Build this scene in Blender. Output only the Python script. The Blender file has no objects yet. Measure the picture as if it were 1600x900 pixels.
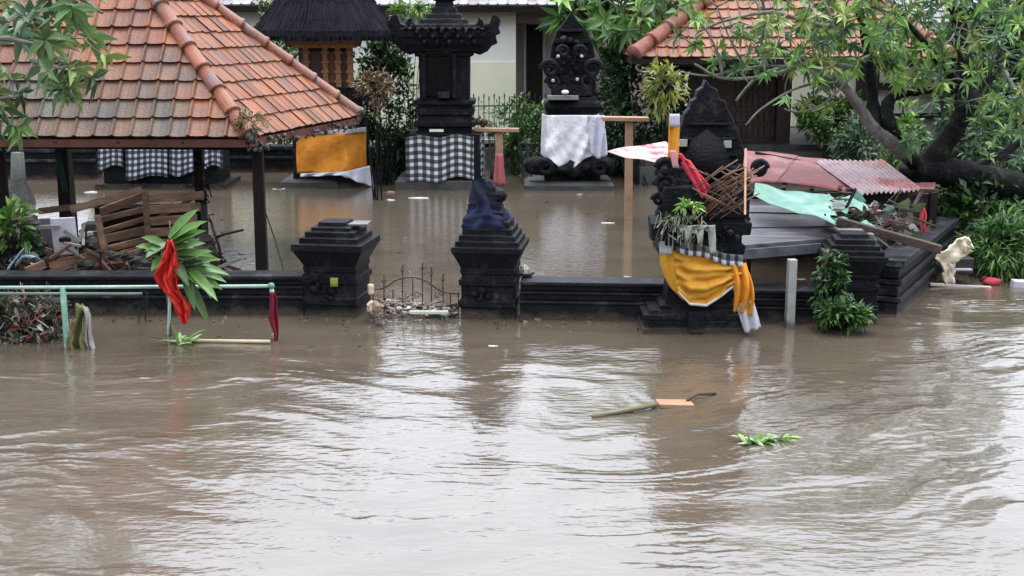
import bpy, math, random
import numpy as np
from mathutils import Vector, Matrix
random.seed(7); rng = np.random.default_rng(7)
R = math.radians
sc = bpy.context.scene
col = sc.collection

# ---------------------------------------------------------------- camera, sky, sun, exposure
HCAM, PITCH, FPX = 2.6, R(11.75), 2000.0
cam = bpy.data.cameras.new('camera'); cam.lens = 45.0; cam.sensor_width = 36.0
cam.clip_start = 0.05; cam.clip_end = 600
camo = bpy.data.objects.new('camera', cam); col.objects.link(camo)
camo.location = (0, 0, HCAM); camo.rotation_euler = (R(90) - PITCH, 0, 0)
sc.camera = camo
SUN_EL, SUN_AZ = 80.0, 20.0            # veiled sun high in thick cloud: a very wide soft lamp
w = bpy.data.worlds.new('World'); sc.world = w; w.use_nodes = True
nt = w.node_tree; bg = nt.nodes['Background']
sky = nt.nodes.new('ShaderNodeTexSky'); sky.sky_type = 'NISHITA'; sky.sun_disc = False
sky.sun_elevation = R(SUN_EL); sky.sun_rotation = R(SUN_AZ)
sky.air_density = 1.0; sky.dust_density = 6.0; sky.ozone_density = 1.0
hs = nt.nodes.new('ShaderNodeHueSaturation'); hs.inputs['Saturation'].default_value = 0.3
nt.links.new(sky.outputs[0], hs.inputs['Color']); tn = nt.nodes.new('ShaderNodeMixRGB'); tn.blend_type = 'MULTIPLY'; tn.inputs[0].default_value = 1; tn.inputs[2].default_value = (.915, .965, 1.06, 1)
nt.links.new(hs.outputs[0], tn.inputs[1]); nt.links.new(tn.outputs[0], bg.inputs[0])
bg.inputs[1].default_value = 0.15
sl = bpy.data.lights.new('sun', 'SUN'); sl.energy = 1.5; sl.angle = R(150); sl.color = (.94, .97, 1)
so = bpy.data.objects.new('sun', sl); col.objects.link(so)
so.rotation_euler = (R(90 - SUN_EL), 0, R(180 - SUN_AZ) )
so.location = (0, -5, 12)
sc.view_settings.view_transform = 'Standard'; sc.view_settings.look = 'None'
sc.view_settings.exposure = 1.2; sc.view_settings.gamma = 1.0
sc.view_settings.use_curve_mapping = False
sc.render.engine = 'CYCLES'
sc.cycles.max_bounces = 6; sc.cycles.diffuse_bounces = 3; sc.cycles.glossy_bounces = 3
sc.cycles.transparent_max_bounces = 4; sc.cycles.caustics_reflective = False; sc.cycles.caustics_refractive = False
try:
    sc.cycles.use_denoising = True
except Exception: pass

# ---------------------------------------------------------------- projection helpers (pixel of the 1600 px photo -> real point)
_F = Vector((0, math.cos(PITCH), -math.sin(PITCH))); _U = Vector((0, math.sin(PITCH), math.cos(PITCH))); _X = Vector((1, 0, 0))
def ray(px, py): return _F * FPX + _X * (px - 800) + _U * (450 - py)
def W(px, py, Y):
    d = ray(px, py); t = Y / d.y
    return Vector((0, 0, HCAM)) + d * t
def G(px, py, z=0.0):
    d = ray(px, py); t = (z - HCAM) / d.z
    return Vector((0, 0, HCAM)) + d * t

# ---------------------------------------------------------------- materials
def newmat(name):
    m = bpy.data.materials.new(name); m.use_nodes = True
    return m, m.node_tree.nodes, m.node_tree.links, m.node_tree.nodes['Principled BSDF']
def mat(name, c1, c2=None, rough=.7, scale=6.0, bump=.2, bscale=40., tint=True, spec=.5, metal=0., c3=None, s3=2.0, t3=(.55, .62), stretch=None, transl=0., coat=0., silt=False):
    """two colours mixed by noise, an optional third in patches, times the per-face tint"""
    m, N, L, P = newmat(name)
    tc = N.new('ShaderNodeTexCoord'); src = tc.outputs['Object']
    if stretch:
        mp = N.new('ShaderNodeMapping'); mp.inputs['Scale'].default_value = stretch
        L.new(src, mp.inputs[0]); src = mp.outputs[0]
    n = N.new('ShaderNodeTexNoise'); n.inputs['Scale'].default_value = scale; n.inputs['Detail'].default_value = 6; n.inputs['Roughness'].default_value = .65
    L.new(src, n.inputs['Vector'])
    r = N.new('ShaderNodeValToRGB'); r.color_ramp.elements[0].position = .35; r.color_ramp.elements[1].position = .65
    r.color_ramp.elements[0].color = (*c1, 1); r.color_ramp.elements[1].color = (*(c2 or c1), 1)
    L.new(n.outputs['Fac'], r.inputs[0]); out = r.outputs[0]
    if c3:
        n3 = N.new('ShaderNodeTexNoise'); n3.inputs['Scale'].default_value = s3; n3.inputs['Detail'].default_value = 8
        n3.inputs['Roughness'].default_value = .7
        L.new(tc.outputs['Object'], n3.inputs['Vector'])
        r3 = N.new('ShaderNodeValToRGB'); r3.color_ramp.elements[0].position = t3[0]; r3.color_ramp.elements[1].position = t3[1]
        L.new(n3.outputs['Fac'], r3.inputs[0])
        mx = N.new('ShaderNodeMixRGB'); L.new(r3.outputs[0], mx.inputs[0]); L.new(out, mx.inputs[1]); mx.inputs[2].default_value = (*c3, 1)
        out = mx.outputs[0]
    if tint:
        at = N.new('ShaderNodeAttribute'); at.attribute_name = 'tint'
        mu = N.new('ShaderNodeMixRGB'); mu.blend_type = 'MULTIPLY'; mu.inputs[0].default_value = 1
        L.new(out, mu.inputs[1]); L.new(at.outputs['Color'], mu.inputs[2]); out = mu.outputs[0]
    if silt:   # dried mud line left by the flood just above the water
        ge = N.new('ShaderNodeNewGeometry'); sz = N.new('ShaderNodeSeparateXYZ'); L.new(ge.outputs['Position'], sz.inputs[0])
        ns = N.new('ShaderNodeTexNoise'); ns.inputs['Scale'].default_value = 7; ns.inputs['Detail'].default_value = 6; L.new(ge.outputs['Position'], ns.inputs['Vector'])
        ma = N.new('ShaderNodeMath'); ma.operation = 'MULTIPLY_ADD'; ma.inputs[1].default_value = -.16; L.new(ns.outputs['Fac'], ma.inputs[0]); L.new(sz.outputs[2], ma.inputs[2])
        mr = N.new('ShaderNodeMapRange'); mr.inputs['From Min'].default_value = -.06; mr.inputs['From Max'].default_value = .0; mr.inputs['To Min'].default_value = .8; mr.inputs['To Max'].default_value = 0
        L.new(ma.outputs[0], mr.inputs['Value'])
        mm = N.new('ShaderNodeMixRGB'); L.new(mr.outputs[0], mm.inputs[0]); L.new(out, mm.inputs[1]); mm.inputs[2].default_value = (.075, .058, .042, 1); out = mm.outputs[0]
    L.new(out, P.inputs['Base Color'])
    P.inputs['Metallic'].default_value = metal; P.inputs['Specular IOR Level'].default_value = spec
    rr = N.new('ShaderNodeMapRange'); rr.inputs['To Min'].default_value = max(.05, rough - .15); rr.inputs['To Max'].default_value = min(1, rough + .15)
    L.new(n.outputs['Fac'], rr.inputs['Value']); L.new(rr.outputs[0], P.inputs['Roughness'])
    if coat: P.inputs['Coat Weight'].default_value = coat; P.inputs['Coat Roughness'].default_value = .15
    if bump:
        nb = N.new('ShaderNodeTexNoise'); nb.inputs['Scale'].default_value = bscale; nb.inputs['Detail'].default_value = 4
        L.new(src, nb.inputs['Vector'])
        b = N.new('ShaderNodeBump'); b.inputs['Strength'].default_value = bump; b.inputs['Distance'].default_value = .02
        L.new(nb.outputs['Fac'], b.inputs['Height']); L.new(b.outputs[0], P.inputs['Normal'])
    if transl:
        tr = N.new('ShaderNodeBsdfTranslucent'); L.new(out, tr.inputs['Color'])
        ms = N.new('ShaderNodeMixShader'); ms.inputs[0].default_value = transl
        L.new(P.outputs[0], ms.inputs[1]); L.new(tr.outputs[0], ms.inputs[2])
        L.new(ms.outputs[0], N['Material Output'].inputs['Surface'])
    return m
M = {}
M['stone'] = mat('volcanic_stone', (.003, .0034, .005), (.009, .010, .013), rough=.6, scale=9, bump=.8, bscale=35, c3=(.045, .05, .044), s3=4.5, t3=(.55, .78), spec=.14, silt=True)
M['stone_wet'] = mat('wet_stone_ledge', (.004, .0045, .006), (.013, .014, .017), rough=.5, scale=5, bump=.6, bscale=30, c3=(.06, .065, .058), s3=5, t3=(.56, .78), spec=.16, silt=True)
M['slab'] = mat('grey_stone_slab', (.022, .023, .022), (.06, .062, .056), rough=.5, scale=5, bump=.5, bscale=30, c3=(.05, .06, .03), s3=3)
M['tile'] = mat('terracotta_tile', (.17, .046, .013), (.29, .088, .027), rough=.5, scale=3, bump=.35, bscale=45, c3=(.085, .05, .04), s3=3.2, t3=(.47, .72), spec=.5)
M['cap'] = mat('terracotta_ridge', (.15, .045, .022), (.25, .09, .05), rough=.5, scale=5, bump=.4, bscale=40, c3=(.14, .12, .11), s3=4, t3=(.55, .66))
M['greytile'] = mat('grey_roof_tile', (.2, .18, .19), (.32, .29, .31), rough=.5, scale=4, bump=.3)
M['darkwood'] = mat('wet_dark_wood', (.006, .004, .004), (.02, .012, .01), rough=.6, scale=8, bump=.5, bscale=25, stretch=(4, 4, .8), spec=.2, silt=True)
M['redwood'] = mat('red_painted_board', (.06, .018, .01), (.12, .035, .02), rough=.5, scale=5, bump=.3)
M['brownwood'] = mat('carved_brown_wood', (.022, .012, .008), (.06, .034, .022), rough=.55, scale=6, bump=.9, bscale=22)
M['goldwood'] = mat('gilded_wood', (.30, .17, .05), (.16, .07, .025), rough=.4, scale=14, bump=.8, bscale=50)
M['plank'] = mat('broken_timber', (.075, .034, .018), (.24, .14, .085), rough=.65, scale=4, bump=.4, bscale=30, stretch=(1, 1, 5))
M['palewood'] = mat('pale_timber', (.30, .17, .10), (.42, .27, .17), rough=.6, scale=5, bump=.3, bscale=30)
M['thatch'] = mat('black_palm_thatch', (.006, .006, .009), (.02, .02, .028), rough=.9, scale=14, bump=1., bscale=60, stretch=(3, 3, .6), spec=.15)
M['plaster'] = mat('cream_plaster', (.66, .66, .62), (.76, .75, .70), rough=.85, scale=1.2, bump=.05)
M['plaster_low'] = mat('yellow_cream_plaster', (.68, .70, .50), (.78, .78, .60), rough=.85, scale=1.2, bump=.05, c3=(.42, .45, .3), s3=1.5, t3=(.62, .8))
M['porch'] = mat('shaded_porch_plaster', (.30, .27, .25), (.40, .36, .33), rough=.8, scale=2, bump=.1)  # porch recess plaster, its shade put into the grey colour
M['iron'] = mat('black_iron', (.02, .02, .02), (.05, .04, .035), rough=.5, scale=12, bump=.2)
M['rusty'] = mat('rusty_iron', (.06, .03, .02), (.12, .06, .035), rough=.6, scale=20, bump=.3)
M['redtin'] = mat('faded_red_tin', (.13, .030, .032), (.22, .065, .065), rough=.62, scale=2.5, bump=.2, bscale=18, c3=(.32, .20, .20), s3=2.2, t3=(.5, .75), stretch=(1, 3, 1), spec=.3)
M['pinktin'] = mat('pink_tin', (.50, .30, .31), (.60, .46, .47), rough=.62, scale=2.0, bump=.15, bscale=18, c3=(.42, .06, .08), s3=3.2, t3=(.48, .60), spec=.3)
M['corr'] = mat('grey_pink_corrugated_tin', (.26, .19, .20), (.42, .33, .34), rough=.62, scale=2.5, bump=.15, c3=(.24, .07, .07), s3=1.1, t3=(.50, .62), spec=.3)
M['green'] = mat('mint_green_tin', (.10, .22, .17), (.17, .31, .25), rough=.62, scale=5, bump=.5, bscale=14, c3=(.28, .38, .34), s3=6, t3=(.55, .7), spec=.3)
M['darktin'] = mat('dark_grey_board', (.035, .036, .04), (.11, .11, .118), rough=.38, scale=3, bump=.4, bscale=14, stretch=(.5, 4, 1), c3=(.11, .11, .12), s3=3, t3=(.56, .72))
M['metal'] = mat('galvanised_post', (.26, .27, .26), (.38, .39, .37), rough=.45, scale=8, bump=.15, c3=(.1, .22, .09), s3=7, t3=(.62, .68), silt=True)
M['greenpipe'] = mat('green_painted_pipe', (.06, .20, .12), (.12, .28, .19), rough=.5, scale=8, bump=.2, c3=(.38, .46, .42), s3=6, t3=(.5, .6))
M['palepipe'] = mat('pale_green_pipe', (.22, .36, .29), (.40, .50, .44), rough=.4, scale=8, bump=.1)
M['bamboo'] = mat('bamboo', (.34, .30, .17), (.46, .42, .28), rough=.5, scale=6, bump=.2)
M['bark'] = mat('wet_bark', (.004, .004, .005), (.014, .014, .015), rough=.7, scale=8, bump=1., bscale=22, c3=(.03, .04, .02), s3=4, spec=.12)
M['twig'] = mat('grey_green_branch', (.08, .085, .065), (.20, .20, .16), rough=.7, scale=8, bump=.4)
M['greybark'] = mat('pale_grey_bark', (.06, .06, .06), (.2, .19, .18), rough=.8, scale=9, bump=.9, bscale=25)
M['leaf'] = mat('leaf', (.8, .85, .8), (1, 1, 1), rough=.38, scale=20, bump=0, transl=.25, spec=.5)
M['cloth'] = mat('wet_cloth', (.80, .80, .80), (1, 1, 1), rough=.75, scale=6, bump=.55, bscale=22, transl=.1, c3=(.62, .57, .50), s3=3.5, t3=(.5, .68), spec=.3)
M['foam'] = mat('pale_foam', (.62, .55, .42), (.74, .66, .52), rough=.8, scale=6, bump=.6, bscale=16, c3=(.55, .40, .3), s3=3, t3=(.56, .7))
M['plastic'] = mat('plastic', (.9, .9, .9), (1, 1, 1), rough=.4, scale=5, bump=.1)
M['mud'] = mat('mud', (.07, .055, .04), (.12, .095, .07), rough=.8, scale=2)

def gingham(name, cell=1.0):
    m, N, L, P = newmat(name)
    uv = N.new('ShaderNodeUVMap'); uv.uv_map = 'UVMap'
    sx = N.new('ShaderNodeSeparateXYZ'); L.new(uv.outputs[0], sx.inputs[0])
    def stripe(o):
        a = N.new('ShaderNodeMath'); a.operation = 'MULTIPLY'; a.inputs[1].default_value = .5; L.new(o, a.inputs[0])
        f = N.new('ShaderNodeMath'); f.operation = 'FRACT'; L.new(a.outputs[0], f.inputs[0])
        g = N.new('ShaderNodeMath'); g.operation = 'GREATER_THAN'; g.inputs[1].default_value = .52; L.new(f.outputs[0], g.inputs[0])
        return g.outputs[0]
    a, b = stripe(sx.outputs[0]), stripe(sx.outputs[1])
    s = N.new('ShaderNodeMath'); s.operation = 'ADD'; L.new(a, s.inputs[0]); L.new(b, s.inputs[1])
    h = N.new('ShaderNodeMath'); h.operation = 'MULTIPLY'; h.inputs[1].default_value = .5; L.new(s.outputs[0], h.inputs[0])
    r = N.new('ShaderNodeValToRGB'); r.color_ramp.interpolation = 'CONSTANT'
    r.color_ramp.elements[0].color = (.012, .013, .02, 1)
    e = r.color_ramp.elements[1]; e.position = .75; e.color = (.62, .63, .65, 1)
    e2 = r.color_ramp.elements.new(.25); e2.color = (.10, .11, .12, 1)
    L.new(h.outputs[0], r.inputs[0])
    at = N.new('ShaderNodeAttribute'); at.attribute_name = 'tint'
    mu = N.new('ShaderNodeMixRGB'); mu.blend_type = 'MULTIPLY'; mu.inputs[0].default_value = 1
    L.new(r.outputs[0], mu.inputs[1]); L.new(at.outputs['Color'], mu.inputs[2])
    L.new(mu.outputs[0], P.inputs['Base Color']); P.inputs['Roughness'].default_value = .7
    return m
M['check'] = gingham('checked_cloth')

# ---------------------------------------------------------------- mesh builder
ORG = {}
def tag(o, label=None, cat=None, group=None, kind=None):
    if label: o['label'] = label
    if cat: o['category'] = cat
    if group: o['group'] = group
    if kind: o['kind'] = kind
    return o
def thing(name, label, cat, loc, group=None):
    o = bpy.data.objects.new(name, None); col.objects.link(o); o.location = loc; o.empty_display_size = .1
    ORG[o.name] = Vector(loc)
    return tag(o, label, cat, group)
def T3(t): return (t, t, t) if isinstance(t, (int, float)) else t
class MB:
    def __init__(s): s.v = []; s.f = []; s.c = []; s.uv = []; s.hasuv = False
    def add(s, vs, fs, tint=1., uvs=None):
        n = len(s.v); s.v += [tuple(p) for p in vs]; t = T3(tint)
        for i, f in enumerate(fs):
            s.f.append(tuple(k + n for k in f)); s.c.append(t)
            if uvs is not None: s.uv.append([uvs[k] for k in f]); s.hasuv = True
            else: s.uv.append([(0, 0)] * len(f))
    def build(s, name, m, parent=None, smooth=False, bevel=0., solid=0.):
        if parent is not None: org = ORG[parent.name]
        else:
            a = np.array(s.v); org = Vector((float((a[:, 0].min() + a[:, 0].max()) / 2), float((a[:, 1].min() + a[:, 1].max()) / 2), float(a[:, 2].min())))
        me = bpy.data.meshes.new(name)
        me.from_pydata([(x - org.x, y - org.y, z - org.z) for x, y, z in s.v], [], s.f)
        ca = me.color_attributes.new('tint', 'FLOAT_COLOR', 'CORNER')
        buf = []
        for f, c in zip(s.f, s.c): buf += [c[0], c[1], c[2], 1.0] * len(f)
        ca.data.foreach_set('color', buf)
        if s.hasuv:
            ul = me.uv_layers.new(name='UVMap'); b = []
            for u in s.uv:
                for q in u: b += [q[0], q[1]]
            ul.data.foreach_set('uv', b)
        if smooth: me.shade_smooth()
        me.materials.append(m); me.update()
        o = bpy.data.objects.new(name, me); col.objects.link(o)
        if parent is not None: o.parent = parent; ORG[o.name] = org
        else: o.location = org; ORG[o.name] = org
        if solid:
            md = o.modifiers.new('thickness', 'SOLIDIFY'); md.thickness = solid; md.offset = 0
        if bevel:
            md = o.modifiers.new('worn_edges', 'BEVEL'); md.width = bevel; md.segments = 2; md.limit_method = 'ANGLE'; md.angle_limit = R(40)
        return o
    # shapes
    def box(s, c, size, rz=0., rx=0., ry=0., tint=1.):
        m = Matrix.Translation(Vector(c)) @ Matrix.Rotation(rz, 4, 'Z') @ Matrix.Rotation(ry, 4, 'Y') @ Matrix.Rotation(rx, 4, 'X')
        hx, hy, hz = size[0] / 2, size[1] / 2, size[2] / 2
        vs = [m @ Vector((x * hx, y * hy, z * hz)) for x in (-1, 1) for y in (-1, 1) for z in (-1, 1)]
        s.add(vs, [(0, 1, 3, 2), (4, 6, 7, 5), (0, 4, 5, 1), (2, 3, 7, 6), (0, 2, 6, 4), (1, 5, 7, 3)], tint)
    def beam(s, p0, p1, wd, ht, tint=1., roll=0.):
        p0, p1 = Vector(p0), Vector(p1); d = (p1 - p0).normalized()
        up = Vector((0, 0, 1)) if abs(d.z) < .9 else Vector((0, 1, 0))
        sd = d.cross(up).normalized(); up = sd.cross(d)
        if roll:
            q = Matrix.Rotation(roll, 3, d); sd = q @ sd; up = q @ up
        vs = [p + sd * a * wd / 2 + up * b * ht / 2 for p in (p0, p1) for a, b in ((-1, -1), (1, -1), (1, 1), (-1, 1))]
        s.add(vs, [(0, 1, 2, 3), (7, 6, 5, 4), (0, 4, 5, 1), (1, 5, 6, 2), (2, 6, 7, 3), (3, 7, 4, 0)], tint)
    def tube(s, pts, rad, n=6, tint=1., cap=True):
        pts = [Vector(p) for p in pts]
        if isinstance(rad, (int, float)): rad = [rad] * len(pts)
        vs = []; a = None
        for i, p in enumerate(pts):
            d = (pts[min(i + 1, len(pts) - 1)] - pts[max(i - 1, 0)])
            d = d.normalized() if d.length > 1e-9 else Vector((0, 0, 1))
            if a is None: a = d.orthogonal().normalized()
            a = (a - d * a.dot(d)); a = a.normalized() if a.length > 1e-6 else d.orthogonal().normalized()
            b = d.cross(a)
            for k in range(n):
                t = 2 * math.pi * k / n
                vs.append(p + (a * math.cos(t) + b * math.sin(t)) * rad[i])
        fs = [(i * n + k, i * n + (k + 1) % n, (i + 1) * n + (k + 1) % n, (i + 1) * n + k) for i in range(len(pts) - 1) for k in range(n)]
        if cap: fs += [tuple(range(n))[::-1], tuple((len(pts) - 1) * n + k for k in range(n))]
        s.add(vs, fs, tint)
    def stack(s, cx, cy, rz, secs, n=4, tint=1.):
        """loft of square sections (z, half x, half y) -> stepped masonry"""
        vs = []; c, sn = math.cos(rz), math.sin(rz)
        for sec in secs:
            z, hx = sec[0], sec[1]; hy = sec[2] if len(sec) > 2 else hx
            for x, y in ((-hx, -hy), (hx, -hy), (hx, hy), (-hx, hy)):
                vs.append((cx + x * c - y * sn, cy + x * sn + y * c, z))
        fs = [(i * 4 + k, i * 4 + (k + 1) % 4, (i + 1) * 4 + (k + 1) % 4, (i + 1) * 4 + k) for i in range(len(secs) - 1) for k in range(4)]
        fs += [(3, 2, 1, 0), tuple((len(secs) - 1) * 4 + k for k in range(4))]
        s.add(vs, fs, tint)
    def outline(s, pts, thick, tint=1., back=Vector((0, 1, 0))):
        n = len(pts); pts = [Vector(p) for p in pts]
        vs = pts + [p + back * thick for p in pts]
        fs = [tuple(range(n))[::-1], tuple(range(n, 2 * n))] + [(i, (i + 1) % n, n + (i + 1) % n, n + i) for i in range(n)]
        s.add(vs, fs, tint)
    def grid(s, fn, nu, nv, tint=1., uvs=(1, 1), tfn=None):
        vs = [fn(i / nu, j / nv) for j in range(nv + 1) for i in range(nu + 1)]
        uv = [(i / nu * uvs[0], j / nv * uvs[1]) for j in range(nv + 1) for i in range(nu + 1)]
        q = nu + 1
        for j in range(nv):
            pass
        fs = [(j * q + i, j * q + i + 1, (j + 1) * q + i + 1, (j + 1) * q + i) for j in range(nv) for i in range(nu)]
        s.add(vs, fs, tint, uv)
    def ball(s, c, r, nz=6, n=9, tint=1., jit=0.):
        c = Vector(c); r = Vector((r, r, r)) if isinstance(r, (int, float)) else Vector(r)
        vs = [c + Vector((0, 0, -r.z))]
        for j in range(1, nz):
            ph = math.pi * j / nz
            for k in range(n):
                th = 2 * math.pi * k / n; q = 1 + random.uniform(-jit, jit)
                vs.append(c + Vector((r.x * math.sin(ph) * math.cos(th) * q, r.y * math.sin(ph) * math.sin(th) * q, -r.z * math.cos(ph) * q)))
        vs.append(c + Vector((0, 0, r.z))); L = len(vs) - 1
        fs = [(0, 1 + (k + 1) % n, 1 + k) for k in range(n)]
        for j in range(nz - 2):
            fs += [(1 + j * n + k, 1 + j * n + (k + 1) % n, 1 + (j + 1) * n + (k + 1) % n, 1 + (j + 1) * n + k) for k in range(n)]
        fs += [(1 + (nz - 2) * n + k, 1 + (nz - 2) * n + (k + 1) % n, L) for k in range(n)]
        s.add(vs, fs, tint)
def lanceleaf0(mb, p, d, tint):
    sd = d.cross(Vector((.1, -1, .4))).normalized() * d.length * .28; q = p + d; m_ = (p + q) / 2
    mb.add([p, m_ + sd, q, m_ - sd, m_ + Vector((0, 0, .01))], [(0, 4, 1), (1, 4, 2), (2, 4, 3), (3, 4, 0)], tint)
def bez(pts, n=10):
    """smooth Catmull-Rom through points"""
    P = [Vector(p) for p in pts]; P = [P[0] * 2 - P[1]] + P + [P[-1] * 2 - P[-2]]; out = []
    for i in range(1, len(P) - 2):
        a, b, c, d = P[i - 1:i + 3]
        for k in range(n):
            t = k / n
            out.append(.5 * ((2 * b) + (c - a) * t + (2 * a - 5 * b + 4 * c - d) * t * t + (3 * b - a - 3 * c + d) * t ** 3))
    return out + [P[-2]]
def lerp(a, b, t): return a + (b - a) * t
def wob(x, y, k=0.):
    return math.sin(x * 1.7 + k) * .5 + math.sin(y * 2.3 + x * .9 + k * 1.7) * .3 + math.sin(x * 4.1 - y * 3.3 + k * 2.9) * .2

# leaves as triangles, numpy
def leaf_mesh(name, P, D, U, Ln, Wd, Tn, parent, fold=.18, droop=.12, m=None):
    P = np.asarray(P, float); D = np.asarray(D, float); U = np.asarray(U, float); Ln = np.asarray(Ln, float)[:, None]; Wd = np.asarray(Wd, float)[:, None]
    D /= np.linalg.norm(D, axis=1, keepdims=True) + 1e-9
    S = np.cross(D, U); S /= np.linalg.norm(S, axis=1, keepdims=True) + 1e-9
    Nn = np.cross(S, D)
    b = P; m1 = P + D * Ln * .45 - Nn * Wd * fold; l = P + D * Ln * .42 + S * Wd * .5 + Nn * Wd * fold
    r = P + D * Ln * .42 - S * Wd * .5 + Nn * Wd * fold; t = P + D * Ln - Nn * Ln * droop - np.array([0, 0, 1]) * Ln * droop
    V = np.stack([b, l, m1, r, t], 1).reshape(-1, 3)
    org = ORG[parent.name]; V = V - np.array(org)
    n = len(P); base = (np.arange(n) * 5)[:, None]
    F = np.concatenate([base + np.array([[0, 2, 1]]), base + np.array([[0, 3, 2]]), base + np.array([[1, 2, 4]]), base + np.array([[2, 3, 4]])], 1).reshape(-1, 3)
    me = bpy.data.meshes.new(name)
    me.vertices.add(len(V)); me.vertices.foreach_set('co', V.astype(np.float32).ravel())
    me.loops.add(len(F) * 3); me.loops.foreach_set('vertex_index', F.astype(np.int32).ravel())
    me.polygons.add(len(F)); me.polygons.foreach_set('loop_start', (np.arange(len(F)) * 3).astype(np.int32))
    try: me.polygons.foreach_set('loop_total', np.full(len(F), 3, np.int32))
    except Exception: pass
    me.update(calc_edges=True); me.validate()
    ca = me.color_attributes.new('tint', 'FLOAT_COLOR', 'CORNER')
    c = np.ones((n, 12, 4)); c[:, :, :3] = np.asarray(Tn)[:, None, :]
    c[:, 0:3, :3] *= .85; c[:, 6:9, :3] *= .85
    ca.data.foreach_set('color', c.astype(np.float32).ravel())
    me.materials.append(m or M['leaf'])
    o = bpy.data.objects.new(name, me); col.objects.link(o); o.parent = parent; ORG[o.name] = org
    return o
def tints(n, pal, jit=.25):
    pal = np.array(pal); k = rng.integers(0, len(pal), n)
    c = pal[k] * (1 + rng.uniform(-jit, jit, (n, 1)))
    return np.clip(c, .003, 1)
G_DARK = [(.018, .045, .016), (.03, .07, .022), (.022, .055, .03), (.045, .09, .03)]
G_MID = [(.04, .10, .03), (.06, .14, .035), (.09, .18, .045), (.035, .085, .04)]
G_LITE = [(.10, .22, .04), (.16, .30, .06), (.22, .36, .08), (.07, .17, .05)]
G_GREY = [(.06, .11, .06), (.10, .16, .09), (.045, .09, .05), (.14, .20, .10)]
def rdir(n):
    d = rng.normal(size=(n, 3)); return d / np.linalg.norm(d, axis=1, keepdims=True)

def bush(name, label, cat, base, center, radii, n, ln, pal, clumps=60, wr=.4, up=.25, stem=.011, stemmat='bark', group=None, spread=.16, nstem=None, jit=.25):
    base, center = Vector(base), Vector(center)
    t = thing(name, label, cat, base, group)
    rr = np.array(radii)
    cd = rdir(clumps); rad = rng.uniform(.35, 1., (clumps, 1)) ** .5
    cc = np.array(center) + cd * rad * rr
    cc[:, 2] = np.maximum(cc[:, 2], base.z + .05)
    k = rng.integers(0, clumps, n)
    P = cc[k] + rng.normal(size=(n, 3)) * spread * rr.mean()
    P[:, 2] = np.maximum(P[:, 2], base.z + .02)
    out = P - np.array(center); out /= np.linalg.norm(out, axis=1, keepdims=True) + 1e-6
    D = out * .8 + rdir(n) * .8 + np.array([0, 0, up])
    U = np.array([0, 0, 1.]) + rdir(n) * .5
    L = ln * rng.uniform(.6, 1.25, n)
    ct = rng.uniform(.7, 1.3, clumps)[k][:, None]
    leaf_mesh('foliage', P, D, U, L, L * wr, np.clip(tints(n, pal, jit) * ct, 0, 1), t)
    mb = MB(); ns = nstem or min(clumps, 22)
    for i in range(ns):
        q = Vector(cc[i]); mid = (base + q) / 2 + Vector((random.uniform(-.1, .1), random.uniform(-.1, .1), .05)) * float(rr.mean())
        st = base + Vector((random.uniform(-.3, .3) * radii[0], random.uniform(-.3, .3) * radii[1], 0))
        mb.tube(bez([st, mid, q], 5), [stem * (1 - .07 * j) for j in range(11)], 5)
    mb.build('stem', M[stemmat], t, smooth=True)
    return t

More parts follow.
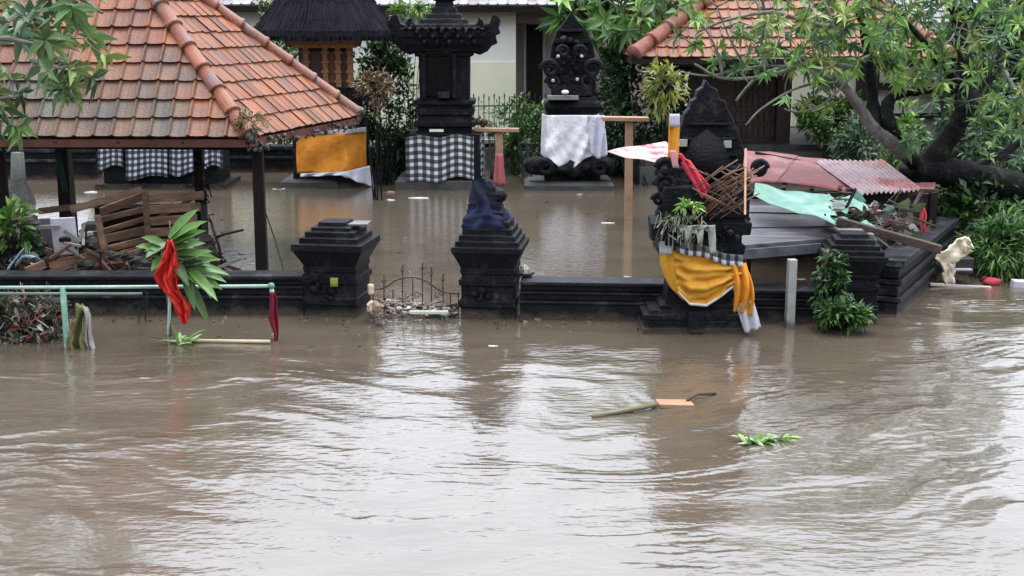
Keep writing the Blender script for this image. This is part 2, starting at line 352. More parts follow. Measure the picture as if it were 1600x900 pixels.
def tree(name, label, base, limbs, targets, cat='tree', whorl=9, ln=.2, wr=.3, pal=G_MID, tr=.012, step=.22, trunkmat='bark', droop=.12, flat=.4, extra=0, jit=.25, group=None, limbmats=None, out=.9):
    """limbs: list of (points, r0, r1[, mat]); twigs grow from the nearest node of the skeleton to each target, a whorl of leaves at each tip"""
    t = thing(name, label, cat, base, group)
    nodes = []; mbs = {}
    for lb in limbs:
        pts, r0, r1 = lb[:3]; mk = lb[3] if len(lb) > 3 else trunkmat
        sp = bez(pts, 6); n = len(sp)
        mbs.setdefault(mk, MB()).tube([p + Vector((random.uniform(-.1, .1), random.uniform(-.1, .1), random.uniform(-.1, .1))) * min(r0, .06) for p in sp], [lerp(r0, r1, i / (n - 1)) * random.uniform(.93, 1.1) for i in range(n)], 9)
        nodes += [(p, lerp(r0, r1, i / (n - 1))) for i, p in enumerate(sp)]
    npos = [np.array(p) for p, _ in nodes]
    P = []; D = []; Uv = []; Ls = []; Tn = []
    tg = sorted(targets, key=lambda q: min(np.sum((np.array(q) - a) ** 2) for a in npos[:400]))
    tb = MB()
    for q in tg:
        q = Vector(q); A = np.array(npos); d2 = ((A - np.array(q)) ** 2).sum(1)
        i = int(np.argmin(d2)); s0 = Vector(A[i]); dist = (q - s0).length
        mid = (s0 + q) / 2 + Vector((random.uniform(-1, 1), random.uniform(-1, 1), random.uniform(-.3, 1.))) * dist * .16
        sp = bez([s0, mid, q], max(2, int(dist / step / 2) + 1)); n = len(sp)
        r0 = tr * (1 + min(1.2, dist))
        tb.tube(sp, [lerp(r0, tr * .55, k / (n - 1)) for k in range(n)], 5)
        npos += [np.array(p) for p in sp[1:]]
        axis = (q - mid).normalized()
        nl = max(3, int(whorl * random.uniform(.6, 1.3))); ph = random.uniform(0, 6.28)
        a = axis.orthogonal().normalized(); b = axis.cross(a)
        tt = tints(1, pal, .2)[0]
        for k in range(nl):
            th = ph + k * 2.4; rd = a * math.cos(th) + b * math.sin(th)
            dv = rd * out + axis * random.uniform(.1, .9) + Vector((0, 0, random.uniform(-.35, .25)))
            P.append(q - axis * random.uniform(0, .35) * ln); D.append(dv); Uv.append(axis + Vector((0, 0, flat)) + Vector(rng.normal(size=3) * .25))
            Ls.append(ln * random.uniform(.6, 1.2)); Tn.append(np.clip(tt * random.uniform(1 - jit, 1 + jit), 0, 1))
    tk = None
    for mk, mb in mbs.items():
        o = mb.build('trunk' if tk is None else 'limb', M[mk], t, smooth=True); tk = tk or o
    tb.build('branches', M['twig'] if trunkmat != 'bark' else M['twig'], t, smooth=True)
    L = np.array(Ls); leaf_mesh('crown', P, D, Uv, L, L * wr, np.array(Tn), t, droop=droop)
    return t

# ---------------------------------------------------------------- roof tiles
def tiled_plane(mb, E0, E1, T0, T1, tw=.185, rl=.22, lift=.03, pal=None, stain=None, lip=.028):
    E0, E1, T0, T1 = map(Vector, (E0, E1, T0, T1))
    u = (E1 - E0).normalized(); nrm = u.cross(T0 + T1 - E0 - E1).normalized()
    if nrm.z < 0: nrm = -nrm
    v = nrm.cross(u).normalized()
    if v.dot((T0 + T1) / 2 - (E0 + E1) / 2) < 0: v = -v
    H = ((T0 + T1) / 2 - E0).dot(v); a0, a1, W_ = (T0 - E0).dot(u), (T1 - E0).dot(u), (E1 - E0).length
    prof = [(0, lip), (.07, lip * 1.05), (.17, .006), (.5, 0), (.84, .004), (1, .012)]
    nr = int(H / rl) + 1
    for r in range(nr):
        b0, b1 = r * rl, min((r + 1) * rl + .015, H)
        if b0 >= H: break
        l0, l1 = lerp(0, a0, b0 / H), lerp(0, a0, b1 / H); r0_, r1_ = lerp(W_, a1, b0 / H), lerp(W_, a1, b1 / H)
        lo, hi = min(l0, l1), max(r0_, r1_)
        off = 0.0
        k = int(lo / tw) - 1
        while (k * tw + off) < hi:
            x0 = k * tw + off; k += 1
            if x0 + tw < lo: continue
            jb = random.uniform(-.006, .006); jl = random.uniform(-.004, .006)
            top = []; bot = []; drop = []
            for fx, h in prof:
                a = x0 + fx * tw
                ab = min(max(a, l0), r0_); at_ = min(max(a, l1), r1_)
                bot.append(E0 + u * ab + v * (b0 - .012 + jb) + nrm * (h + lift + jl))
                top.append(E0 + u * at_ + v * b1 + nrm * (h + jl))
                drop.append(E0 + u * ab + v * (b0 + jb) + nrm * (h * .4 - .006))
            n = len(prof); vs = bot + top + drop
            if (bot[0] - bot[-1]).length < .02 and (top[0] - top[-1]).length < .02: continue
            fs = [(i, i + 1, n + i + 1, n + i) for i in range(n - 1)] + [(2 * n + i, 2 * n + i + 1, i + 1, i) for i in range(n - 1)]
            c = random.uniform(.75, 1.2) * (.7 if random.random() < .08 else 1); t = (c, c * random.uniform(.9, 1.15), c * random.uniform(.88, 1.15))
            if stain:
                st = min(1, max(0, stain(E0 + u * x0 + v * b0) * random.uniform(.6, 1.25))); g = random.uniform(.42, .75)
                t = tuple(lerp(a_, b_, st) for a_, b_ in zip(t, (g * .55, g * 1.3, g * 2.2)))
            mb.add(vs, fs, t)
def ridge_caps(mb, p0, p1, r=.085, seg=.36, sag=0.):
    p0, p1 = Vector(p0), Vector(p1); L = (p1 - p0).length; n = max(1, int(L / seg)); d = (p1 - p0) / n
    for i in range(n):
        a = p0 + d * i; b = a + d * 1.06; c = random.uniform(.75, 1.15)
        mb.tube([a, a + d * .08, a + d * .1, b], [r * 1.18, r * 1.18, r * 1.05, r * .88], 12, (c, c * random.uniform(.92, 1.08), c * random.uniform(.9, 1.15)))

# ================================================================ WATER
def perlin(x, y, seed):
    g = np.random.default_rng(seed); perm = g.permutation(512); ang = g.uniform(0, 2 * np.pi, 512)
    xi = np.floor(x).astype(int); yi = np.floor(y).astype(int); xf = x - xi; yf = y - yi
    u = xf ** 3 * (xf * (xf * 6 - 15) + 10); v = yf ** 3 * (yf * (yf * 6 - 15) + 10)
    def gr(ix, iy, dx, dy):
        a = ang[perm[(perm[ix % 512] + iy) % 512]]
        return np.cos(a) * dx + np.sin(a) * dy
    a = gr(xi, yi, xf, yf); b = gr(xi + 1, yi, xf - 1, yf); c = gr(xi, yi + 1, xf, yf - 1); d = gr(xi + 1, yi + 1, xf - 1, yf - 1)
    return (a + u * (b - a)) * (1 - v) + (c + u * (d - c)) * v
def smooth(a, b, x): t = np.clip((x - a) / (b - a), 0, 1); return t * t * (3 - 2 * t)
def build_water():
    xs = np.concatenate([-np.geomspace(60, 7.2, 40), np.linspace(-7, 7, 620), np.geomspace(7.2, 60, 40)])
    ys = np.concatenate([np.linspace(-8, 3.9, 20), np.linspace(4, 14, 640), np.linspace(14.05, 24, 120), np.geomspace(24.4, 60, 25)])
    X, Y = np.meshgrid(xs, ys)
    # slow eddies bend the streaks
    cx, cy = -1.6, 8.2; dx, dy = X - cx, Y - cy; rr = np.sqrt(dx ** 2 + dy ** 2)
    rot = .7 * np.exp(-(rr / 1.9) ** 2)
    xr = cx + dx * np.cos(rot) - dy * np.sin(rot); yr = cy + dx * np.sin(rot) + dy * np.cos(rot)
    cx2, cy2 = 3.0, 7.2; dx, dy = xr - cx2, yr - cy2; rot = -.3 * np.exp(-(dx ** 2 + dy ** 2) / 2.4 ** 2)
    xr, yr = cx2 + dx * np.cos(rot) - dy * np.sin(rot), cy2 + dx * np.sin(rot) + dy * np.cos(rot)
    wx = xr + .8 * perlin(xr * .35, yr * .35, 1) + .35 * perlin(xr * .9, yr * .9, 3) + .12 * perlin(xr * 2.3, yr * 2.3, 13)
    wy = yr + .75 * perlin(xr * .5 + 9, yr * .5, 2) + .26 * perlin(xr * 1.3, yr * 1.3, 4) + .08 * perlin(xr * 3.1, yr * 3.1, 14) - .08 * xr
    calm = .35 + .65 * smooth(-.25, .3, perlin(X * .55 + 3, Y * .8, 15))
    h = .018 * perlin(wx * .40, wy * .95, 5) + .0125 * perlin(wx * .8, wy * 2.0, 6) + .0085 * perlin(wx * 1.7, wy * 4.4, 7) * calm
    rg = 1 - np.abs(perlin(wx * 1.1 + 4, wy * 3.6, 8)) * 2.4
    rg2 = 1 - np.abs(perlin(wx * 2.4 + 2, wy * 9.0, 18)) * 2.4
    patch = smooth(.0, .35, perlin(X * .5, Y * .8, 11)); patch2 = smooth(.0, .3, perlin(wx * .9, wy * 1.6, 21))
    h += .0095 * rg * patch + .0036 * rg2 * patch2 + .0042 * perlin(wx * 3.6, wy * 10, 9) * (.15 + calm * .4 + patch * .7) + .0026 * perlin(wx * 8, wy * 20, 10) * (.1 + calm * .5 + patch2) + .0016 * perlin(X * 17, Y * 30, 12) * (.15 + patch2)
    amp = (1 - smooth(9.4, 11.0, Y)) * (.40 + .60 * smooth(-4.8, -1.6, X + (Y < 6.6) * 1.2))
    right = 1.5 * smooth(2.2, 3.4, X) * (1 - smooth(12.5, 16, Y)) * smooth(6.5, 9.5, Y)
    amp = np.maximum(amp, right) + .05
    Z = h * amp
    V = np.stack([X, Y, Z], -1).reshape(-1, 3); nx, ny = len(xs), len(ys)
    idx = np.arange(nx * ny).reshape(ny, nx)
    F = np.stack([idx[:-1, :-1], idx[:-1, 1:], idx[1:, 1:], idx[1:, :-1]], -1).reshape(-1, 4)
    me = bpy.data.meshes.new('flood_water'); me.vertices.add(len(V)); me.vertices.foreach_set('co', V.astype(np.float32).ravel())
    me.loops.add(F.size); me.loops.foreach_set('vertex_index', F.astype(np.int32).ravel())
    me.polygons.add(len(F)); me.polygons.foreach_set('loop_start', (np.arange(len(F)) * 4).astype(np.int32))
    try: me.polygons.foreach_set('loop_total', np.full(len(F), 4, np.int32))
    except Exception: pass
    me.update(calc_edges=True); me.shade_smooth()
    m, N, L, P = newmat('muddy_water')
    tc = N.new('ShaderNodeTexCoord')
    mp = N.new('ShaderNodeMapping'); mp.inputs['Scale'].default_value = (1, 2.2, 1); L.new(tc.outputs['Object'], mp.inputs[0])
    n = N.new('ShaderNodeTexNoise'); n.inputs['Scale'].default_value = .8; n.inputs['Detail'].default_value = 5; n.inputs['Distortion'].default_value = 1.2
    L.new(mp.outputs[0], n.inputs['Vector'])
    r = N.new('ShaderNodeValToRGB'); r.color_ramp.elements[0].position = .3; r.color_ramp.elements[1].position = .7
    r.color_ramp.elements[0].color = (.076, .060, .042, 1); r.color_ramp.elements[1].color = (.104, .084, .062, 1)
    L.new(n.outputs['Fac'], r.inputs[0]); L.new(r.outputs[0], P.inputs['Base Color'])
    P.inputs['Roughness'].default_value = .09; P.inputs['IOR'].default_value = 2.2
    nb = N.new('ShaderNodeTexNoise'); nb.inputs['Scale'].default_value = 9; nb.inputs['Detail'].default_value = 3; L.new(mp.outputs[0], nb.inputs['Vector'])
    b = N.new('ShaderNodeBump'); b.inputs['Strength'].default_value = .22; b.inputs['Distance'].default_value = .02
    L.new(nb.outputs['Fac'], b.inputs['Height']); L.new(b.outputs[0], P.inputs['Normal'])
    me.materials.append(m)
    o = bpy.data.objects.new('flood_water', me); col.objects.link(o)
    tag(o, 'muddy brown flood water streaming over the yard with swirling ripples', 'water', kind='structure')
build_water()
g = MB(); g.add([(-80, -15, -1.2), (80, -15, -1.2), (80, 90, -1.2), (-80, 90, -1.2)], [(0, 1, 2, 3)])
tag(g.build('ground', M['mud']), 'muddy ground under the flood', 'ground', kind='structure')
g = MB(); g.add([(-80, 27.4, .02), (80, 27.4, .02), (80, 90, .3), (-80, 90, .3)], [(0, 1, 2, 3)])
tag(g.build('terrain', M['mud']), 'raised ground behind the houses', 'ground', kind='structure')

# ================================================================ LARGE STRUCTURES
def px_box(mb, x0, x1, yt, yb, Y, depth, tint=1.):
    xc, yc = (x0 + x1) / 2, (yt + yb) / 2
    xl, xr = W(x0, yc, Y).x, W(x1, yc, Y).x; zt, zb = W(xc, yt, Y).z, W(xc, yb, Y).z
    mb.box(((xl + xr) / 2, Y + depth / 2, (zt + zb) / 2), (xr - xl, depth, zt - zb), tint=tint)

# --- cream house at the back
def back_house():
    Y = 27.0
    t = thing('house', 'cream plastered house with grey tiled roof and narrow dark door behind the black shrines', 'house', (0, Y, 0))
    zmid = W(700, 97, Y).z; zt = W(700, 4, Y).z + .02
    xl = -9.0; xr = W(806, 80, Y).x
    a = MB(); a.box(((xl + xr) / 2, Y + .15, (zmid + zt) / 2), (xr - xl, .3, zt - zmid)); a.build('upper_wall', M['plaster'], t)
    a = MB(); a.box(((xl + xr) / 2, Y + .13, zmid / 2 - .3), (xr - xl, .34, zmid + .6)); a.build('lower_wall', M['plaster_low'], t)
    xp = W(1000, 80, Y + 1).x
    a = MB(); a.box(((xr + xp) / 2 , Y + 1.15, zt / 2), (xp - xr + .4, .3, zt)); a.build('porch_wall', M['porch'], t)
    a = MB(); px_box(a, 820, 850, 38, 250, Y + .9, .08); f = a.build('door', M['darkwood'], t)
    a = MB()
    for x0, x1, y0, y1 in ((818, 822, 34, 250), (848, 852, 34, 250), (818, 852, 33, 38)): px_box(a, x0, x1, y0, y1, Y + .86, .05)
    a.build('door_frame', M['porch'], f)
    a = MB(); px_box(a, 806, 1000, 12, 36, Y + .1, .2, .5); a.build('porch_lintel', M['porch'], t)
    ez = zt - .06
    a = MB(); tiled_plane(a, (xl - .3, Y - .4, ez - .03), (xp + .4, Y - .4, ez - .03), (xl - .3, Y + 2.6, ez + 1.5), (xp + .4, Y + 2.6, ez + 1.5), tw=.2, rl=.3, lift=.035)
    rf = a.build('roof', M['greytile'], t)
    a = MB(); a.box(((xl + xp) / 2, Y - .37, ez - .10), (xp - xl + .6, .04, .12)); a.box(((xl + xp) / 2, Y - .18, ez - .06), (xp - xl + .6, .34, .02))
    a.build('fascia_board', M['darkwood'], rf)
    a = MB(); a.box(((xl + xp) / 2, Y + 2.75, 2.2), (xp - xl, .3, 4.6)); a.build('rear_wall', M['plaster'], t)
back_house()

# --- second pale house on the right, behind the tree
def right_house():
    Y = 28.0
    t = thing('house', 'pale house with white framed windows seen through the crooked tree on the right', 'house', (9, Y, 0))
    a = MB(); px_box(a, 1228, 1660, 40, 300, Y, .3, .95); wl = a.build('wall', M['plaster'], t)
    for x0, x1, y0, y1 in ((1236, 1338, 104, 225), (1372, 1436, 80, 130), (1372, 1432, 141, 176)):
        a = MB(); px_box(a, x0 - 3, x1 + 3, y0 - 3, y1 + 3, Y - .05, .06, 1.1)
        wn = a.build('window', M['plaster'], t)
        a = MB(); px_box(a, x0 + 3, x1 - 3, y0 + 3, y1 - 3, Y - .07, .02, .8); a.build('pane', M['plaster_low'], wn)
        for k in (1, 2): a = MB(); xx = lerp(x0, x1, k / 3); px_box(a, xx - 1, xx + 1, y0, y1, Y - .09, .03); a.build('mullion', M['iron'], wn)
    a = MB(); px_box(a, 1340, 1372, 60, 260, Y - .3, .2); px_box(a, 1372, 1480, 130, 141, Y - .3, .3); px_box(a, 1372, 1480, 178, 186, Y - .3, .3)
    a.build('porch_post', M['darkwood'], t)
    z = W(1400, 40, Y).z
    a = MB(); x0 = W(1225, 40, Y).x; x1 = W(1700, 40, Y).x
    tiled_plane(a, (x0 - .3, Y - .7, z - .1), (x1, Y - .7, z - .1), (x0 - .3, Y + 2, z + 1.2), (x1, Y + 2, z + 1.2), tw=.2, rl=.3)
    a.build('roof', M['greytile'], t)
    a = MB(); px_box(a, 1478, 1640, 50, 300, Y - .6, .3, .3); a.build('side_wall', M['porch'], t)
right_house()

# --- tiled pavilion, left foreground
ZE = 1.5
def pavilion():
    A, B, Lc, BL = Vector((-2.57, 12.5, ZE)), Vector((-1.84, 15.4, ZE)), Vector((-7.6, 12.55, ZE)), Vector((-7.3, 16.0, ZE))
    ap = W(169, -107, 14.1)
    t = thing('open_pavilion', 'open pavilion with an orange clay tiled hip roof on dark wooden posts over flooded wreckage', 'pavilion', (-4.6, 14, 0))
    st = lambda p: 1.15 * max(0, min(1, (2.35 - p.z) / .5)) * max(0, min(1, (-2.9 - p.x) / .7)) * (.7 + .5 * wob(p.x * 2, p.z * 4)) + .07 if p.y < 14.4 else .06
    a = MB()
    tiled_plane(a, Lc, A, ap, ap, stain=st); tiled_plane(a, A, B, ap, ap, tw=.15, rl=.235, stain=lambda p: .03, lip=.016, lift=.022)
    tiled_plane(a, B, BL, ap, ap); tiled_plane(a, BL, Lc, ap, ap)
    rf = a.build('roof', M['tile'], t)
    a = MB(); up = Vector((0, 0, .05))
    ridge_caps(a, A + up * .3, ap + up * .8, .076, .31); a.build('hip_ridge', M['cap'], rf, smooth=True)
    a = MB(); ridge_caps(a, B + up * .5, ap + up, .075, .33); a.build('hip_ridge', M['cap'], rf, smooth=True)
    a = MB(); ridge_caps(a, Lc + up, ap + up); a.build('hip_ridge', M['cap'], rf, smooth=True)
    a = MB(); ridge_caps(a, BL + up, ap + up); a.build('hip_ridge', M['cap'], rf, smooth=True)
    a = MB()   # mossy end lump + broken mortar at both hip ends
    for q, r in ((A, .085), (B, .07)):
        for k in range(6): a.ball(q + Vector((random.uniform(-.05, .05), random.uniform(-.06, .02), random.uniform(-.06, .06))), r * random.uniform(.35, .7), tint=random.uniform(.7, 1.6), jit=.4)
    a.build('hip_end', M['slab'], rf, smooth=True)
    a = MB(); dn = Vector((0, 0, -.06))
    for p, q in ((Lc, A), (A, B), (B, BL), (BL, Lc)): a.beam(p + dn, q + dn, .035, .075)
    a.build('fascia_board', M['redwood'], rf)
    a = MB()   # underside: rafters and soffit boards
    cpt = Vector((ap.x, ap.y, ZE + 1.9))
    for p, q in ((Lc, A), (A, B), (B, BL), (BL, Lc)):
        a.add([p + dn * .5, q + dn * .5, cpt], [(0, 1, 2)], .6)
        for k in range(9): s = lerp(p, q, k / 8) + dn * 1.2; a.beam(s, lerp(s, cpt + dn, .9), .05, .06)
    a.build('rafter', M['darkwood'], rf)
    a = MB(); zb = ZE - .13
    posts = [(405, 13.0, .055), (4, 13.2, .05), (313, 14.9, .05), (104, 15.6, .075)]
    pp = []
    for px, Y, r in posts:
        x = W(px, 300, Y).x; pp.append(Vector((x, Y, 0)))
        m = MB(); m.stack(x, Y, random.uniform(-.1, .1), [(-1.1, r * 1.15), (.1, r * 1.1), (1.0, r), (ZE - .05, r * .95)]); m.build('post', M['darkwood'], t, bevel=.008)
    zz = Vector((0, 0, zb))
    for i, j in ((0, 1), (0, 2), (1, 3), (2, 3)): a.beam(pp[i] + zz, pp[j] + zz, .07, .09)
    a.build('lintel', M['darkwood'], t)
    # rough mossy strip of broken mortar along the right eave
    a = MB()
    for k in range(110):
        s = lerp(A, B, random.random()) + Vector((random.uniform(-.03, .05), 0, random.uniform(-.14, -.03)))
        a.ball(s, random.uniform(.01, .028), 4, 6, random.uniform(.4, 1.6), .4)
    a.build('eave_moss', M['slab'], rf)
    # weeds on the hip end
    return A, B
PA, PB = pavilion()

# --- back right pavilion
def back_pavilion():
    Yf = 20.6
    c1 = W(990, 90, Yf); ze = c1.z; Yb = 26.0
    c0 = Vector((c1.x, Yf, ze)); c2 = Vector((W(1480, 90, Yf).x, Yf, ze)); apx = W(1235, -95, 23.2)
    c3 = Vector((c2.x, Yb, ze)); c4 = Vector((c0.x, Yb, ze))
    t = thing('pavilion', 'brown carved wooden pavilion with an orange tiled roof, half hidden by the crooked tree', 'pavilion', (apx.x, 23.2, 0))
    a = MB()
    for p, q in ((c0, c2), (c2, c3), (c3, c4), (c4, c0)): tiled_plane(a, p, q, apx, apx, tw=.18, rl=.25)
    rf = a.build('roof', M['tile'], t)
    for p in (c0, c2, c3, c4):
        a = MB(); ridge_caps(a, p + Vector((0, 0, .06)), apx + Vector((0, 0, .06)), .12, .42); a.build('hip_ridge', M['cap'], rf, smooth=True)
    a = MB()
    for p, q in ((c0, c2), (c2, c3), (c3, c4), (c4, c0)): a.beam(p - Vector((0, 0, .06)), q - Vector((0, 0, .06)), .04, .09)
    a.build('fascia_board', M['darkwood'], rf)
    a = MB(); cpt = Vector((apx.x, apx.y, ze + 1.7))
    for p, q in ((c0, c2), (c2, c3), (c3, c4), (c4, c0)): a.add([p, q, cpt], [(0, 1, 2)], .6)
    a.build('soffit', M['darkwood'], rf)
    a = MB(); Yw = 22.0
    px_box(a, 1075, 1214, 100, 300, Yw, .2); bw = a.build('wall', M['brownwood'], t)
    a = MB()
    for k in range(7):
        for j in range(5):
            px_box(a, 1150 + k * 9, 1156 + k * 9, 125 + j * 24, 143 + j * 24, Yw - .03, .04, random.uniform(.7, 1.5))
    a.build('carved_panel', M['brownwood'], bw)
    a = MB(); px_box(a, 1213, 1235, 92, 300, Yw - .15, .22, .7); a.build('post', M['brownwood'], t)
    a = MB(); px_box(a, 1040, 1052, 92, 300, Yw - .15, .15, .7); a.build('post', M['brownwood'], t)
    a = MB(); px_box(a, 1040, 1400, 92, 104, Yw - .16, .2, .5); a.build('lintel', M['brownwood'], t)
    a = MB()
    for k, (y0, y1) in enumerate(((226, 236), (237, 248), (249, 262), (262, 300))): px_box(a, 1000, 1345, y0, y1, Yw - .5 - .25 * k, 4 - .1 * k, 1 + .3 * (k % 2))
    a.build('plinth', M['slab'], t)
back_pavilion()

# --- low enclosing wall at the back of the yard
a = MB()
for x0, x1, Y, yt, tt in ((-80, 150, 21.5, 232, 1.), (150, 640, 22.6, 228, .9), (640, 1010, 24.4, 218, 1.)):  # last run is added, a dark stand-in for greenery and shadow
    z = W((x0 + x1) / 2, yt, Y).z; xl = W(x0, 250, Y).x; xr = W(x1, 250, Y).x
    a.box(((xl + xr) / 2, Y + .15, z / 2 - .4), (xr - xl, .3, z + .8), tint=tt)
    a.box(((xl + xr) / 2, Y + .13, z - .03), (xr - xl, .4, .07), tint=2.2)
    a.box(((xl + xr) / 2, Y + .10, z - .2), (xr - xl, .36, .05), tint=1.8)
tag(a.build('boundary_wall', M['stone_wet'], bevel=.01), 'low dark stone wall with pale ledges closing the far side of the yard, its right run standing in for dark greenery and shadow', 'wall')

# --- front wall, gate pillars
def wall_run(p0, p1, h0, h1, label, rise=0):
    a = MB(); p0, p1 = Vector(p0), Vector(p1); d = (p1 - p0).normalized(); nb = Vector((-d.y, d.x, 0))
    L = (p1 - p0).length; n = max(1, int(L / 1.3)); 
    for lo, hi, dp, tt in ((-9, .42, .22, 1.), (.42, .50, .27, 1.4), (.50, .66, .21, .8), (.66, .74, .25, 1.3), (.74, .90, .20, .8), (.90, 1., .28, 1.5)):
        for i in range(n):
            q0, q1 = lerp(p0, p1, i / n), lerp(p0, p1, (i + 1) / n); h = lerp(h0, h1, (i + .5) / n)
            c = (q0 + q1) / 2 + nb * .14; z0, z1 = (lo * h if lo > 0 else -1.1), hi * h
            a.box((c.x, c.y, (z0 + z1) / 2 + rise), ((q1 - q0).length + .001 * (dp > .22), dp, z1 - z0 - .002), rz=math.atan2(d.y, d.x), tint=tt * random.uniform(.9, 1.12))
    tag(a.build('garden_wall', M['stone_wet'], bevel=.008), label, 'wall')
p_w0 = G(-140, 494); p_w1 = G(474, 494)
wall_run(p_w0, p_w1, .37, .37, 'low dark stone wall left of the gate, behind the green railing')
q0, q1 = G(812, 500), G(1292, 508)
wall_run(q0, q1, .37, .285, 'low dark stone wall from the gate to the fallen canopy, behind the yellow draped shrine')
def pillar(px0, px1, pyb, rz, label, sc_, secs, extras=None):
    """px0..px1: front face at the water line"""
    l, r = G(px0, pyb), G(px1, pyb); hw = (r.x - l.x) / 2
    cx = (l.x + r.x) / 2 + hw * math.sin(-rz) * .5; cy = l.y + hw
    t = thing('gate_pillar', label, 'pillar', (cx, cy, 0))
    a = MB(); a.stack(cx, cy, rz, [(z, hw * k) for z, k in secs]); a.build('shaft', M['stone'], t, bevel=.01)
    return t, cx, cy, hw
body = [(-1.1, 1.), (.10, 1.), (.11, 1.06), (.17, 1.06), (.18, .98), (.30, .98), (.305, 1.06), (.355, 1.06), (.36, .98), (.40, .96)]
steps1 = [(.41, 1.0), (.45, 1.02), (.455, .98), (.52, 1.12), (.60, 1.30), (.605, 1.34), (.665, 1.34), (.667, 1.10), (.715, 1.10), (.717, .93), (.765, .93), (.767, .74), (.80, .74), (.802, .54), (.84, .52)]
t1, cx, cy, hw = pillar(478, 562, 495, R(-9), 'dark stepped stone gate pillar on the left of the iron gate', 1, body + steps1)
a = MB(); a.box((cx + .12, cy + .02, .812), (.36, .22, .014), rz=R(-4), tint=1.5)
tag(a.build('flat_board', M['darktin']), 'thin wet grey board lying on top of the left gate pillar', 'board')
a = MB()
for k in range(12): # relief ornament on the body
    a.ball((cx + random.uniform(-.18, .18), cy - hw * 1.0, random.uniform(.12, .36)), (random.uniform(.02, .05), .02, random.uniform(.02, .05)), 4, 6, random.uniform(.7, 1.6))
a.build('carved_relief', M['stone'], t1, smooth=True)
steps2 = [(.41, 1.0), (.45, 1.02), (.455, .98), (.52, 1.10), (.60, 1.26), (.605, 1.30), (.655, 1.30), (.657, 1.17), (.705, 1.17), (.707, 1.05), (.755, 1.05), (.757, .93), (.81, .93), (.812, .80), (.87, .78)]
t2, cx2, cy2, hw2 = pillar(722, 806, 499, R(-7), 'tall dark stepped gate pillar wrapped in blue tarpaulin at its tip, right of the iron gate', 1, body + steps2)
a = MB()
a.stack(cx2 - .02, cy2, R(-7), [(.87, hw2 * .62), (.95, hw2 * .6), (.952, hw2 * .5), (1.03, hw2 * .48), (1.032, hw2 * .36), (1.10, hw2 * .34), (1.16, hw2 * .28), (1.22, hw2 * .12)])
a.ball((cx2 + .05, cy2, 1.08), (.10, .10, .075), 7, 12); a.build('finial', M['stone'], t2, bevel=.006)
for k in range(14):
    pass
a = MB()
for k in range(14): a.ball((cx2 + random.uniform(-.18, .18), cy2 - hw2, random.uniform(.12, .36)), (random.uniform(.02, .05), .02, random.uniform(.02, .05)), 4, 6, random.uniform(.7, 1.6))
a.build('carved_relief', M['stone'], t2, smooth=True)
# blue tarpaulin round the finial
a = MB()
def tarp(u, v):
    th = u * 2 * math.pi; z = lerp(.80, 1.03, v); rr = (.205 if v < .25 else .185 if v < .55 else .15 if v < .8 else .13) + .012 * math.sin(th * 5 + v * 3) + .012 * math.sin(th * 9 - v * 7)
    k = max(abs(math.cos(th)), abs(math.sin(th))); rr /= k ** .8
    return Vector((cx2 - .02 - .03 * v + math.cos(th + R(-7)) * rr, cy2 + math.sin(th + R(-7)) * rr, z + .02 * math.sin(th * 3)))
a.grid(tarp, 56, 10, (.006, .012, .048))
def tarp2(u, v):
    th = u * 2 * math.pi; z = lerp(1.02, 1.22, v); rr = lerp(.12, .075, v) + .012 * math.sin(th * 4 + v * 6)
    return Vector((cx2 - .07 - .02 * v + math.cos(th) * rr, cy2 + math.sin(th) * rr, z))
a.grid(tarp2, 24, 8, (.006, .010, .03))
tag(a.build('tarpaulin', M['cloth'], smooth=True), 'dark blue tarpaulin wrapped round the tip of the right gate pillar', 'tarpaulin')

# --- corner pillar right
steps3 = [(.41, 1.0), (.44, 1.02), (.445, .98), (.50, 1.12), (.565, 1.26), (.57, 1.30), (.615, 1.30), (.617, 1.16), (.66, 1.16), (.662, 1.0), (.705, 1.0), (.707, .82), (.75, .82), (.752, .6), (.79, .56)]
t3, cx3, cy3, hw3 = pillar(1296, 1370, 508, R(-6), 'dark stepped stone corner pillar under the fallen brown beam, vines on its left side', 1, body + steps3)
# side wall running back from it
def side_wall():
    a = MB(); p0, p1 = G(1388, 498), G(1478, 415); d = (p1 - p0).normalized(); 
    for k, (z0, z1, w_, tt) in enumerate(((-1.1, .12, .2, 1.), (.13, .18, .26, 2.2), (.19, .28, .2, .9), (.29, .34, .26, 2.2), (.35, .44, .2, .9), (.45, .52, .28, 2.4))):
        c = (p0 + p1) / 2; a.box((c.x, c.y + .1, (z0 + z1) / 2), ((p1 - p0).length, w_, z1 - z0), rz=math.atan2(d.y, d.x), tint=tt)
    tag(a.build('garden_wall', M['stone_wet'], bevel=.008), 'dark stone wall with grey ledges running back from the corner pillar at the right', 'wall')
side_wall()

